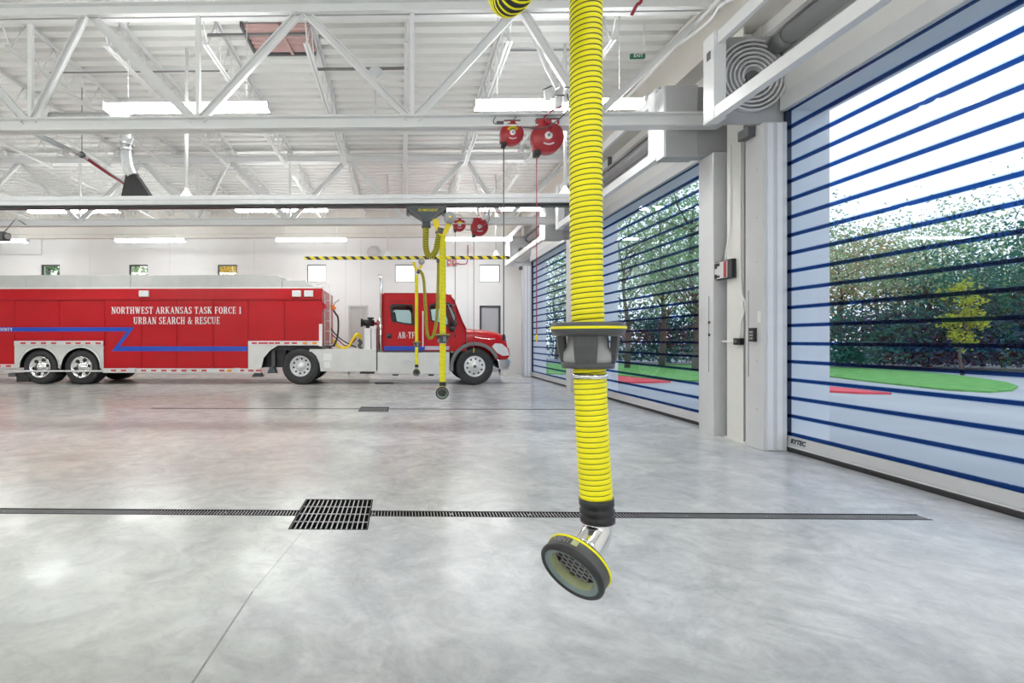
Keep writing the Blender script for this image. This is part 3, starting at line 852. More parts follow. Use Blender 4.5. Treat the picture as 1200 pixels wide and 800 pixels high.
# ================================================================== EXHAUST HOSES
def carriage(t, O, cx_, y, zt):
    "black fish-tail trolley under the rail"
    out = [(-0.30, 0), (0.30, 0), (0.30, -0.06), (0.26, -0.085), (0.07, -0.20), (0.06, -0.225), (-0.06, -0.225), (-0.07, -0.20), (-0.26, -0.085), (-0.30, -0.06)]
    c = MB(O).prism([(cx_ + a, y - 0.07, zt + b) for a, b in out], (0, 0.14, 0)).build('carriage', 'slate', t, bevel=0.006)
    m = MB(O)
    for s in (-1, 1): m.beam((cx_ + s * 0.29, y - 0.078, zt - 0.03), (cx_ + s * 0.075, y - 0.078, zt - 0.19), 0.016, 0.03, up=(0, 0, 1))
    m.box(cx_ - 0.30, cx_ + 0.30, y - 0.085, y - 0.07, zt - 0.035, zt - 0.005)
    m.build('carriage_rib', 'dgrey', c)
    m = MB(O).lathe([(0.062, 0), (0.062, -0.05), (0.068, -0.055), (0.068, -0.09), (0.055, -0.095)], (cx_, y, zt - 0.22), (0, 0, 1), 20)
    m.build('outlet', 'slate', c)
    m = MB(O)
    for s in (-0.27, 0.27): m.lathe([(0.03, -0.1), (0.035, -0.09), (0.035, 0.09), (0.03, 0.1)], (cx_ + s, y, zt - 0.085), (0, 1, 0), 14)
    m.build('roller', 'bargrey', c)
    textmesh('lettering', 'PLYMOVENT', 0.052, 'letteryellow', c, (cx_ + 0.02 - O[0], y - 0.0865 - O[1] + 0.014, zt - 0.062 - O[2]), (1, 0, 0), (0, 0, 1), 0.001, 0.15, 0.001)
    return c

def saddle(t, O, c):
    "grey saddle clamped round the hose: ring with yellow line, four posts and a lighter collar inside"
    cx_, cy_, cz = c           # cz = underside of the ring
    s = thing_part('saddle', t)
    body = MB(O).lathe([(0.055, 0.022), (0.100, 0.024), (0.108, 0.018), (0.109, 0.0), (0.104, -0.012), (0.094, -0.018), (0.055, -0.014)], c, (0, 0, 1), 40).build('saddle', 'saddle', t)
    MB(O).lathe([(0.109, 0.0035), (0.1115, 0.005), (0.1115, 0.010), (0.109, 0.0115)], c, (0, 0, 1), 40, closed=True).build('yellow_line', 'yellow', body)
    m = MB(O)
    for k in range(4):
        a = math.radians(-114 + 90 * k); wa = math.radians(22)
        prof = [(0.092, -0.012), (0.090, -0.05), (0.084, -0.085), (0.074, -0.112)]
        vs = []; n = 6
        for (r_, z_) in prof:
            for rr in (r_, r_ - 0.020):
                for j in range(n + 1):
                    q = a - wa + 2 * wa * j / n
                    vs.append((cx_ + rr * math.cos(q), cy_ + rr * math.sin(q), cz + z_))
        fs = []; w = n + 1
        for i in range(3):
            for j in range(n):
                o_ = i * 2 * w
                fs.append((o_ + j, o_ + j + 1, o_ + 2 * w + j + 1, o_ + 2 * w + j))
                fs.append((o_ + w + j, o_ + 3 * w + j, o_ + 3 * w + j + 1, o_ + w + j + 1))
            for j in (0, n):
                o_ = i * 2 * w
                fs.append((o_ + j, o_ + 2 * w + j, o_ + 3 * w + j, o_ + w + j))
        m.add(vs, fs, 0, False)
    m.lathe([(0.078, -0.098), (0.077, -0.116), (0.05, -0.118), (0.05, -0.098)], c, (0, 0, 1), 36, closed=True)
    m.build('post', 'saddle', body)
    MB(O).lathe([(0.053, -0.012), (0.060, -0.022), (0.062, -0.052), (0.074, -0.068), (0.075, -0.09), (0.070, -0.108), (0.05, -0.112)], c, (0, 0, 1), 36).build('collar', 'saddlelight', body)
    return body
def thing_part(n, t): return None

LSIGN = 1
def nozzle(t, O, c, n, hose_end, hose_dir, ks=0.84):
    "c: centre of the open face, n: direction the face looks to"
    c = Vector(c); n = Vector(n).normalized()
    class MBS(MB):
        def build(self, *a, **q):
            self.v = [c + (p - c) * ks for p in self.v]
            return MB.build(self, *a, **q)
    nz = MBS(O).lathe([(0.050, -0.105), (0.075, -0.085), (0.104, -0.068), (0.110, -0.062), (0.113, -0.050), (0.113, -0.008), (0.108, 0.004), (0.100, 0.006), (0.097, -0.004)], c, n, 44).build('nozzle', 'saddle', t)
    MBS(O).lathe([(0.1125, -0.014), (0.1165, -0.008), (0.1165, 0.002), (0.110, 0.010), (0.101, 0.010), (0.098, 0.002)], c, n, 44).build('front_lip', 'black', nz)
    MBS(O).lathe([(0.101, 0.005), (0.083, 0.001), (0.081, -0.004)], c, n, 40).build('face_ring', 'facering', nz)
    MBS(O).lathe([(0.082, -0.002), (0.079, -0.016), (0.076, -0.034)], c, n, 40).build('inner_cone', 'conelime', nz)
    MBS(O).lathe([(0.1105, -0.058), (0.1165, -0.056), (0.1165, -0.050), (0.1105, -0.048)], c, n, 44, closed=True).build('yellow_line', 'yellow', nz)
    m = MBS(O)
    m.disc(c - n * 0.05, n, 0.078, 0.004, 24)
    m.build('mesh_backing', 'black', nz)
    # honeycomb screen
    ax = n; a = ax.cross(Vector((0, 0, 1))).normalized(); b = ax.cross(a)
    m = MBS(O); s = 0.0135
    done = set()
    for i in range(-9, 10):
        for j in range(-9, 10):
            hx = s * 1.732 * (i + j * 0.5); hy = s * 1.5 * j
            if math.hypot(hx, hy) > 0.085: continue
            pts = [(hx + s * math.cos(math.radians(30 + 60 * k)), hy + s * math.sin(math.radians(30 + 60 * k))) for k in range(6)]
            for k in range(6):
                p, q = pts[k], pts[(k + 1) % 6]
                key = tuple(sorted(((round(p[0], 4), round(p[1], 4)), (round(q[0], 4), round(q[1], 4)))))
                if key in done: continue
                done.add(key)
                if math.hypot(*p) > 0.0775 or math.hypot(*q) > 0.0775: continue
                m.beam(c - n * 0.038 + a * p[0] + b * p[1], c - n * 0.038 + a * q[0] + b * q[1], 0.0016, 0.006, up=n)
    m.build('screen', 'mgrey', nz)
    # label plate on the upper side of the rim
    up = (Vector((0, 0, 1)) - n * n.z).normalized(); sd = n.cross(up)
    q = (up * math.cos(0.25) + sd * math.sin(-0.25)).normalized() if n.x < -0.2 else up
    m = MBS(O); tg = n.cross(q).normalized()
    m.beam(c + q * 0.1135 - n * 0.036 - tg * 0.011, c + q * 0.1135 - n * 0.036 + tg * 0.011, 0.022, 0.003, up=q)
    m.build('label_plate', 'conelime', nz)
    if t.location.y < 3:
        lt = MB(O); word = 'PLYMOVENT'
        base_ang = math.atan2(sd.dot(q), up.dot(q))
        for i, ch in enumerate(word):
            cu = bpy.data.curves.new('letter', 'FONT'); cu.body = ch; cu.size = 0.024; cu.align_x = 'CENTER'; cu.align_y = 'CENTER'; cu.resolution_u = 2; cu.offset = 0.0006
            tmp = bpy.data.objects.new('letter', cu); C.objects.link(tmp)
            dg = bpy.context.evaluated_depsgraph_get(); dg.update(); me = bpy.data.meshes.new_from_object(tmp.evaluated_get(dg))
            for sg in (1,):
                an = base_ang + LSIGN * (0.22 + 0.155 * (len(word) - 1 - i))
                rd_ = up * math.cos(an) + sd * math.sin(an); tg_ = (up * -math.sin(an) + sd * math.cos(an)) * -LSIGN
                o_ = c + rd_ * (0.114 * ks) - n * (0.034 * ks)
                vs = [o_ + tg_ * v.co.x - n * v.co.y for v in me.vertices]
                lt.add(vs, [tuple(p.vertices) for p in me.polygons])
            bpy.data.objects.remove(tmp); bpy.data.curves.remove(cu); bpy.data.meshes.remove(me)
        lt.build('lettering', 'bargrey', nz)
    # elbow
    e0 = c - n * 0.098 * ks; e1 = Vector(hose_end); hd = Vector(hose_dir).normalized()
    pts = []
    L = (e1 - e0).length
    for k in range(13):
        u = k / 12
        p0, p1, p2, p3 = e0, e0 - n * L * 0.45, e1 + hd * L * 0.45, e1
        pts.append(p0 * (1 - u) ** 3 + p1 * 3 * u * (1 - u) ** 2 + p2 * 3 * u * u * (1 - u) + p3 * u ** 3)
    MB(O).tube(pts, 0.0435, 24).build('elbow', 'chrome', t)
    return nz

def drop(label, cx_, y, zrail, hose_pts, R, saddle_at, noz_c, noz_n, u_pts, bracket_at, seg=18, gap_u=0.5, coarse=1.0, trolley=True):
    t = thing('exhaust_hose', label, 'exhaust hose', (cx_, y, zrail))
    O = (cx_, y, zrail)
    if trolley: carriage(t, O, cx_, y, zrail - 0.006)
    else: MB(O).lathe([(0.045, 0.0), (0.06, -0.02), (0.06, -0.10), (0.05, -0.12)], Vector(u_pts[0]) + Vector((0, 0, 0.08)), (0, 0, 1), 16).build('inlet_collar', 'dgrey', t)
    up = spline(u_pts, 12)
    hose_mb(up, R, (0.0155 if R > 0.048 and y < 3 else 0.0205) * coarse, gap_u, 0.006, seg, O).build('supply_hose', ['yellow', 'hoseblack'], t)
    lp = spline(hose_pts, 14)
    hose_mb(lp, R, 0.0162 * coarse, 0.17, 0.003, seg, O).build('drop_hose', ['yellow', 'hosegap'], t)
    d = (lp[-1] - lp[-3]).normalized()
    e = lp[-1]
    MB(O).lathe([(0.040, -0.010), (0.051, -0.012), (0.0515, 0.000), (0.0515, 0.010), (0.048, 0.015), (0.048, 0.019), (0.0515, 0.024), (0.0515, 0.034), (0.048, 0.039), (0.048, 0.043), (0.0515, 0.048), (0.051, 0.062), (0.042, 0.064)], e - d * 0.012, d, 28).build('cuff', 'black', t)
    if saddle_at is not None:
        sd = saddle(t, O, saddle_at)
        c = min(lp, key=lambda q: abs(q.z - saddle_at[2] + 0.135)) + Vector((0, 0, 0.135))
        MB(O).lathe([(R + 0.001, -0.128), (R + 0.004, -0.128), (R + 0.004, -0.142), (R + 0.001, -0.142)], c, (0, 0, 1), 28, closed=True).build('band_clamp', 'chrome', sd)
    nozzle(t, O, noz_c, noz_n, e + d * 0.045, d)
    # balancer: grey drum, yellow forked bracket, dark hose clamp
    bx, by, bz = bracket_at
    br = MB(O)
    for s in (-1, 1): br.prism([(bx + s * 0.11 + a * 0.045 , by - 0.05, bz + b) for a, b in ((-1, 0.11), (1, 0.12), (0.9 - s * 0.6, 0.0), (0.6 - s * 2.0, -0.14), (-0.9 - s * 2.0, -0.13), (-1 - s * 0.6, 0.0))], (0, 0.02, 0))
    br = br.build('bracket', 'yelpaint', t, bevel=0.004)
    m = MB(O).lathe([(0.001, -0.05), (0.07, -0.05), (0.088, -0.035), (0.09, 0.0), (0.088, 0.035), (0.07, 0.05), (0.001, 0.05)], (bx + 0.10, by - 0.10, bz + 0.12), (0, 1, 0), 26)
    dr = m.build('balancer_drum', 'saddlelight', br)
    MB(O).disc((bx + 0.10, by - 0.15, bz + 0.12), (0, -1, 0), 0.018, 0.006, 12).build('drum_badge', 'letteryellow', dr)
    m = MB(O).lathe([(0.060, -0.045), (0.066, -0.04), (0.066, 0.04), (0.060, 0.045)], u_pts[-1], (Vector(u_pts[-1]) - Vector(u_pts[-2])), 18)
    m.build('hose_clamp', 'dgrey', br)
    MB(O).tube([(bx + 0.10, by - 0.1, bz + 0.2), (bx + 0.10, by, zrail - 0.0)], 0.008, 6).build('suspension_cable', 'dgrey', br)
    return t

# large near hose
Yn = 1.60
hp = [px(686.5, y, Yn) for y in (-190, -60, 60, 200)] + [px(687.2, 300, Yn), px(689, 380, Yn), px(691.2, 440, Yn), px(694.8, 520, Yn), px(698.0, 573, Yn), px(699.2, 591.5, Yn)]
ub = px(601, 9, Yn)
ubz = ub.z - 0.0
up_near = [(0.372, 1.62, 3.06), (0.36, 1.62, 2.80), (0.325, 1.60, 2.56), (0.305, 1.53, 2.41), (0.313, 1.44, 2.335), (0.35, 1.36, 2.38), (0.42, 1.37, 2.56), (0.49, 1.45, 2.77), (0.54, 1.52, 2.90)]
nc = px(669.5, 670.0, 1.50)
n_near = Vector((-0.68, -0.55, -0.48))
sc_ = px(688.7, 387, Yn); 
drop('large yellow ribbed exhaust hose hanging close by, dark round nozzle low over the floor', 0.372, 1.62, 3.38, hp, 0.0487, (sc_.x, sc_.y, sc_.z), nc, n_near, up_near, (0.56, 1.62, 2.99), seg=28)
# middle hose
Ym = 7.78
hm = [px(518.8, y, Ym) for y in (273, 320, 380, 420, 449)]
um = [px(499.2, 262, Ym), px(499.0, 275, Ym), px(498.8, 288, Ym), px(501, 297.5, Ym), px(506, 299.5, Ym), px(510.5, 294, Ym), px(513, 283, Ym), px(515.6, 271, Ym)]
cm = px(499.5, 240, Ym)
sm_ = px(518.9, 392.5, Ym)
drop('yellow exhaust hose in front of the truck door, black trolley on the rail above', cm.x, Ym, 3.38, hm, 0.0487, tuple(sm_), px(518.2, 460.5, Ym - 0.12), (-0.02, -0.96, -0.22), um, tuple(px(518.5, 266, Ym)), seg=14, gap_u=0.5)
# far hose
Yf = 13.92
hf = [px(488.2, y, Yf) for y in (322, 350, 390, 428)]
uf = [px(514, 306, Yf), px(513.4, 330, Yf), px(512, 370, Yf), px(508.5, 391, Yf), px(504.5, 396, Yf), px(500.5, 390, Yf), px(498.6, 360, Yf), px(496.8, 330, Yf), px(494, 319.5, Yf), px(490.5, 318, Yf)]
cf = px(514, 300, Yf)
sf_ = px(488.4, 401, Yf)
drop('thin yellow exhaust hose by the cab rear window, below the striped rail', cf.x, Yf, 3.55, hf, 0.046, tuple(sf_), px(488, 436.5, Yf - 0.1), (-0.02, -0.96, -0.2), uf, tuple(px(489.5, 312, Yf)), seg=12, gap_u=0.5, trolley=False)

# galvanised duct with black hood standing on the rail
q0 = px(161, 225, 7.78)
t = thing('exhaust_duct', 'galvanised round duct with black pyramid hood on the exhaust rail', 'duct', (q0.x, 7.78, 3.55))
O = (q0.x, 7.78, 3.55)
zb = 3.546; b0, b1 = px(145.5, 225, 7.78).x, px(178.5, 225, 7.78).x
tx = px(156, 206, 7.78); 
m = MB(O); ta = 0.075
vs = [(b0, 7.69, zb), (b1, 7.69, zb), (b1, 7.87, zb), (b0, 7.87, zb), (tx.x - ta, 7.705, tx.z), (tx.x + ta, 7.705, tx.z), (tx.x + ta, 7.855, tx.z), (tx.x - ta, 7.855, tx.z)]
m.add(vs, [(0, 1, 2, 3), (4, 5, 6, 7), (0, 1, 5, 4), (1, 2, 6, 5), (2, 3, 7, 6), (3, 0, 4, 7)]); m.build('hood', 'black', t)
path = spline([px(156, 207, 7.78), px(151.5, 197, 7.78), px(149, 183, 7.78), px(148.5, 165, 7.78), px(148.5, 146, 7.78), px(144, 139.5, 7.82), px(120, 139, 7.86), px(60, 139, 7.86)], 8)
MB(O).tube(path, 0.092, 20).build('pipe', 'galv', t)
m = MB(O); m.lathe([(0.092, -0.015), (0.104, -0.015), (0.104, 0.015), (0.092, 0.015)], px(149.2, 170, 7.78), (0, 0, 1), 20, closed=True); m.lathe([(0.092, -0.015), (0.102, -0.015), (0.102, 0.015), (0.092, 0.015)], px(149.5, 176.5, 7.78), (0, 0, 1), 20, closed=True)
m.build('collar', 'galv', t)
a = px(142, 165, 7.66); MB(O).prism([(a.x - 0.12, 7.68, a.z + 0.05), (a.x + 0.16, 7.68, a.z + 0.05), (a.x + 0.12, 7.68, a.z - 0.05)], (0, 0.05, 0)).build('damper_plate', 'mgrey', t)

# sprinkler pipe: grey with a red end
t = thing('sprinkler_pipe', 'grey sprinkler pipe turning red towards the black duct hood', 'pipe', (-6.4, 9, 5.0))
O = (-6.4, 9, 5.0)
A = px(18, 146, 8.7); Bq = pz(98, 183, A.z); Cq = pz(147, 217, A.z); E = pz(152, 220, A.z)
MB(O).tube([A, Bq, E], 0.042, 12).build('pipe', 'galv', t)
dq = (E - Bq).normalized(); s0 = Bq + dq * 0.12
MB(O).tube([s0 + Vector((0.03, 0, -0.03)), E + Vector((0.03, 0, -0.03))], 0.03, 12).build('red_pipe', 'pipered', t)
m = MB(O).lathe([(0.042, -0.03), (0.062, -0.03), (0.062, 0.03), (0.042, 0.03)], pz(96, 181.5, A.z), dq, 14, closed=True); m.tube([pz(96, 181.5, A.z), pz(96, 181.5, A.z) + Vector((0, 0, 6.42 - A.z))], 0.008, 6)
m.build('clamp', 'dgrey', t)

# ================================================================== REELS
def reel(c, r, label, cord, cord_len, small):
    cx_, cy_, cz = c
    t = thing('cord_reel' if small else 'hose_reel', label, 'reel', c)
    O = c; k = r / 0.228
    d = MB(O).lathe([(0.001, -0.11 * k), (0.17 * k, -0.11 * k), (0.185 * k, -0.085 * k), (0.215 * k, -0.08 * k), (r, -0.06 * k), (r, 0.06 * k), (0.215 * k, 0.08 * k), (0.001, 0.09 * k)], c, (0, 1, 0), 36).build('drum', 'reelred', t)
    m = MB(O).prism([(cx_ - 0.155 * k, cy_ - 0.075 * k, cz + 0.245 * k), (cx_ + 0.155 * k, cy_ - 0.075 * k, cz + 0.245 * k), (cx_ + 0.165 * k, cy_ - 0.075 * k, cz + 0.13 * k), (cx_ + 0.21 * k, cy_ - 0.075 * k, cz + 0.03 * k), (cx_ - 0.17 * k, cy_ - 0.075 * k, cz + 0.09 * k)], (0, 0.15 * k, 0))
    m.build('housing', 'reelred', t, bevel=0.006)
    m = MB(O); m.box(cx_ - 0.16 * k, cx_ + 0.16 * k, cy_ - 0.07 * k, cy_ + 0.07 * k, cz + 0.245 * k, cz + 0.262 * k)
    for s in (-1, 1): m.beam((cx_ + s * 0.12 * k, cy_, cz + 0.26 * k), (cx_ + s * 0.12 * k, cy_, 4.402), 0.03, 0.02, up=(0, 1, 0))
    m.build('mounting_plate', 'dgrey', t)
    hub = MB(O).lathe([(0.001, -0.118 * k), (0.05 * k, -0.118 * k), (0.055 * k, -0.11 * k)], c, (0, 1, 0), 20).build('hub', 'white', t)
    MB(O).lathe([(0.001, -0.135 * k), (0.018 * k, -0.135 * k), (0.02 * k, -0.118 * k)], c, (0, 1, 0), 10).build('axle', 'bargrey', hub)
    m = MB(O)
    if small:
        m.box(cx_ - 0.17 * k, cx_ - 0.04 * k, cy_ - 0.082 * k, cy_ - 0.076 * k, cz + 0.17 * k, cz + 0.225 * k); m.box(cx_ + 0.06 * k, cx_ + 0.16 * k, cy_ - 0.082 * k, cy_ - 0.076 * k, cz + 0.17 * k, cz + 0.225 * k)
    else: m.box(cx_ + 0.05 * k, cx_ + 0.125 * k, cy_ - 0.082 * k, cy_ - 0.076 * k, cz + 0.175 * k, cz + 0.23 * k)
    m.build('sticker', 'white', t)
    # faint curved line of white lettering on the lower drum
    m = MB(O)
    for i in range(9):
        a = math.radians(-122 + 8 * i); rr = 0.125 * k
        p = Vector((cx_ + rr * math.cos(a), cy_ - 0.1115 * k, cz + rr * math.sin(a)))
        tg = Vector((-math.sin(a), 0, math.cos(a)))
        m.beam(p - tg * 0.006 * k, p + tg * 0.006 * k, 0.002, 0.022 * k, up=(math.cos(a), 0, math.sin(a)))
    m.build('lettering', 'letterwhite', d)
    if small:
        m = MB(O); vs = []
        for j, a in enumerate(range(40, 145, 8)):
            a = math.radians(a); m.beam((cx_ + 0.065 * k * math.cos(a), cy_ - 0.114 * k, cz + 0.065 * k * math.sin(a)), (cx_ + 0.125 * k * math.cos(a), cy_ - 0.114 * k, cz + 0.125 * k * math.sin(a)), 0.004, 0.02 * k, up=(-math.sin(a), 0, math.cos(a)))
        m.build('warning_arc', 'letteryellow', d)
        MB(O).box(cx_ - 0.30 * k, cx_ - 0.16 * k, cy_ - 0.05 * k, cy_ + 0.05 * k, cz + 0.15 * k, cz + 0.25 * k).build('plug_box', 'dgrey', t, bevel=0.006)
        m = MB(O).tube(spline([(cx_ - 0.30 * k, cy_, cz + 0.2 * k), (cx_ - 0.36 * k, cy_, cz + 0.25 * k), (cx_ - 0.3 * k, cy_, cz + 0.36 * k), (cx_ - 0.1 * k, cy_ + 0.02, cz + 0.40 * k), (cx_ + 0.08 * k, cy_, cz + 0.36 * k), (cx_ + 0.03 * k, cy_ - 0.1 * k, cz + 0.26 * k)], 6), 0.007, 6)
        m.build('power_lead', 'dgrey', t)
    else:
        m = MB(O).tube(spline([(cx_ + 0.02 * k, cy_ - 0.135 * k, cz + 0.03 * k), (cx_ + 0.05 * k, cy_ - 0.14 * k, cz + 0.09 * k), (cx_ + 0.03 * k, cy_ - 0.13 * k, cz + 0.16 * k), (cx_ - 0.06 * k, cy_ - 0.11 * k, cz + 0.22 * k), (cx_ - 0.03 * k, cy_ - 0.05, cz + 0.30 * k), (cx_ + 0.10 * k, cy_ - 0.13, cz + 0.37 * k), (cx_ + 0.28 * k, cy_ - 0.13, cz + 0.40 * k), (cx_ + 0.55 * k, cy_ - 0.13, cz + 0.34 * k)], 8), 0.011, 8)
        m.build('inlet_hose', 'pipered', t)
    gx, gz = (cx_ - 0.68 * r, cz - 0.86 * r) if small else (cx_ - 0.62 * r, cz - 0.9 * r)
    m = MB(O).prism([(cx_ - 0.95 * r, cy_ - 0.05, cz - 0.1 * r), (cx_ - 0.25 * r, cy_ - 0.05, cz - 0.6 * r), (gx + 0.06, cy_ - 0.05, gz + 0.02), (gx - 0.05, cy_ - 0.05, gz + 0.02)], (0, 0.10, 0)); m.build('guide_arm', 'reelred', t)
    MB(O).box(gx - 0.045 * k, gx + 0.045 * k, cy_ - 0.06, cy_ + 0.06, gz - 0.055 * k, gz + 0.03 * k).build('outlet_guide', 'black', t, bevel=0.01)
    zc = gz - cord_len
    MB(O).tube([(gx, cy_, gz), (gx, cy_, zc)], 0.0075, 8).build('cord' if small else 'hose', cord, t)
    if small: MB(O).lathe([(0.001, 0), (0.02, 0), (0.022, -0.04), (0.018, -0.09), (0.001, -0.09)], (gx, cy_, zc), (0, 0, 1), 12).build('plug', 'black', t)
    else: MB(O).lathe([(0.001, 0.02), (0.012, 0.02), (0.014, -0.02), (0.009, -0.09), (0.001, -0.09)], (gx, cy_, zc), (0, 0, 1), 12).build('coupling', 'yelpaint', t)
    return t
for gi, gy in enumerate(GY):
    k = ((599.5, 157.5), (640.5, 162)) if gi == 0 else ((538.3, 264), (561.5, 266.5))
    ds = gy - 0.02
    c1, c2 = px(*k[0], ds), px(*k[1], ds)
    w = ['on the truss close to the big hose', 'farther off, over the truck cab'][gi]
    reel(tuple(c1), 0.165, 'small red cord reel with black drop cord, ' + w, 'dgrey', [2.72, 2.72][gi], True)
    reel(tuple(c2), 0.228, 'large red hose reel with red drop hose, ' + w, 'pipered', [2.62, 3.0][gi], False)
    # lamp heads clustered above the reels
    s = px(655, 112, ds - 0.14) if gi == 0 else px(567.5, 249, ds - 0.14)
    t = thing('valve_cluster', ['white pipe drop ending in valve heads above the larger near reel', 'white pipe drop with valve heads above the distant red reels'][gi], 'valve cluster', tuple(s))
    O = tuple(s)
    top = px(622, 36, ds + 0.15) if gi == 0 else px(553, 200, ds + 0.15)
    MB(O).tube([s + Vector((-0.02, 0, 0.1)), s + Vector((-0.16, 0.05, 0.42)), top], 0.03, 10).build('pipe', 'steel', t)
    m = MB(O)
    for dx, dz, rr in ((-0.17, 0.07, 0.05), (0.12, 0.05, 0.05), (0.0, -0.04, 0.055)):
        m.lathe([(0.02, 0.05), (rr * 0.9, 0.0), (rr, -0.04), (rr * 0.8, -0.13)], s + Vector((dx, 0, dz)), (dx * 1.2, -0.3, 0.8), 14)
    m.build('valve_head', 'steel', t)
    m = MB(O)
    for dx, dz in ((-0.17, 0.10), (0.13, 0.09), (0.01, -0.01)):
        m.lathe([(0.052, -0.008), (0.064, -0.008), (0.064, 0.008), (0.052, 0.008)], s + Vector((dx, -0.02, dz)), (dx * 2, -0.3, 0.8), 14, closed=True)
    m.build('handwheel', 'dgrey', t)
    m = MB(O).tube(spline([s + Vector((0.1, -0.05, 0.0)), s + Vector((0.12, -0.06, -0.18)), s + Vector((0.02, -0.05, -0.32)), s + Vector((-0.2, -0.03, -0.46)), s + Vector((-0.5, 0.0, -0.44))], 8), 0.009, 6)
    m.build('cable', 'dgrey', t)

# ================================================================== SMALL FITTINGS
p = px(747, 66, 8.2)
t = thing('exit_sign', 'tiny green sign with white letters hanging under the roof near the large hose', 'sign', tuple(p)); O = tuple(p)
MB(O).box(p.x - 0.115, p.x + 0.115, p.y - 0.02, p.y + 0.02, p.z - 0.035, p.z + 0.035).build('face', 'green', t)
MB(O).tube([(p.x + 0.1, p.y, p.z + 0.035), (p.x + 0.1, p.y, 6.40)], 0.008, 6).build('hanger', 'steel', t)
textmesh('lettering', 'EXIT', 0.07, 'letterwhite', t, (0, -0.0215, 0), (1, 0, 0), (0, 0, 1), 0.0008, 0.1, 0.001)

p = px(4, 276.5, 13.4)
t = thing('unit_heater', 'dark boxy unit hanging from a thin pole over the trailer rear', 'heater', tuple(p)); O = tuple(p)
MB(O).box(p.x - 0.35, p.x + 0.10, p.y - 0.15, p.y + 0.15, p.z - 0.13, p.z + 0.10).build('body', 'dgrey', t, bevel=0.03)
m = MB(O).lathe([(0.06, 0), (0.075, -0.06), (0.06, -0.10), (0.001, -0.1)], (p.x + 0.12, p.y - 0.05, p.z - 0.02), (-1, 0.2, 0), 16); m.build('outlet', 'mgrey', t)
q = px(18.5, 256, 13.5); MB(O).tube([(p.x + 0.02, p.y, p.z + 0.1), q, (q.x + 0.3, 13.57, 4.40)], 0.015, 8).build('pole', 'bargrey', t)

a, b, c = px(-160, 297.8, YB - 0.05), px(48.5, 297.8, YB - 0.05), px(48.5, 275, YB - 0.05)
o = MB(tuple(b)).tube([a, b, c], 0.025, 8).build('wall_conduit', 'steel')
tag(o, 'white conduit bent upward on the back wall above the trailer rear', 'conduit')

p = px(437.5, 295.5, YB - 0.02)
t = thing('wall_bell', 'round white bell on the back wall above the cable deck', 'bell', tuple(p)); O = tuple(p)
MB(O).lathe([(0.001, 0.2), (0.12, 0.19), (0.22, 0.12), (0.25, 0.02), (0.25, 0.0)], p, (0, -1, 0), 24).build('dome', 'lgrey', t)
MB(O).box(p.x - 0.12, p.x + 0.2, p.y - 0.1, p.y + 0.01, p.z + 0.17, p.z + 0.22).build('bracket', 'lgrey', t)

for i, xx in enumerate((526, 532.5)):
    p = px(xx, 308, YB - 0.02)
    t = thing('fire_alarm', ['red alarm box on the back wall, partly behind the yellow hose', 'red alarm box on the back wall with pipe bend beside it'][i], 'alarm', tuple(p)); O = tuple(p)
    MB(O).box(p.x - 0.07, p.x + 0.07, p.y - 0.10, YB, p.z - 0.12, p.z + 0.12).build('case', 'reelred', t, bevel=0.01)
    MB(O).lathe([(0.001, 0.03), (0.04, 0.02), (0.045, 0)], (p.x, p.y - 0.10, p.z), (0, -1, 0), 14).build('strobe', 'lens', t)
    if i == 1:
        MB(O).tube(spline([(p.x + 0.07, p.y - 0.04, p.z - 0.02), (p.x + 0.35, p.y - 0.04, p.z - 0.05), (p.x + 0.5, p.y - 0.04, p.z + 0.05), (p.x + 0.52, p.y - 0.04, p.z + 0.7)], 6), 0.018, 8).build('feed_pipe', 'pipered', t)

# door controls on the column and the guides
p0, p1 = pxw(837, 305, 4.48), pxw(858.5, 327, 4.48)
t = thing('control_panel', 'black and white control box with red stripe on the column', 'control box', (4.5, p0.y, p1.z)); O = (4.5, p0.y, p1.z)
ya, yb = 7.06, 7.46; za, zb_ = 2.215, 2.475
MB(O).box(4.49, 4.552, ya, yb, za, zb_).build('case', 'black', t, bevel=0.006)
MB(O).box(4.482, 4.49, ya + 0.09, yb - 0.03, za + 0.015, zb_ - 0.015).build('face', 'lgrey', t)
m = MB(O); m.box(4.478, 4.482, ya + 0.10, ya + 0.16, za + 0.02, zb_ - 0.02); m.build('red_stripe', 'reelred', t)
m = MB(O)
for yy, z0_, z1_ in ((yb - 0.09, 0.02, 0.08), (yb - 0.09, 0.16, 0.235), (yb - 0.15, 0.03, 0.06), (yb - 0.15, 0.19, 0.235)): m.box(4.478, 4.482, yy, yy + 0.055, za + z0_, za + z1_)
m.build('pictogram', 'black', t)
m = MB(O).tube(spline([(4.52, 7.24, 2.47), (4.51, 7.20, 2.62), (4.535, 7.17, 2.9), (4.538, 7.17, 3.4), (4.538, 7.17, 4.05)], 6), 0.012, 8); m.build('cable', 'white', t)

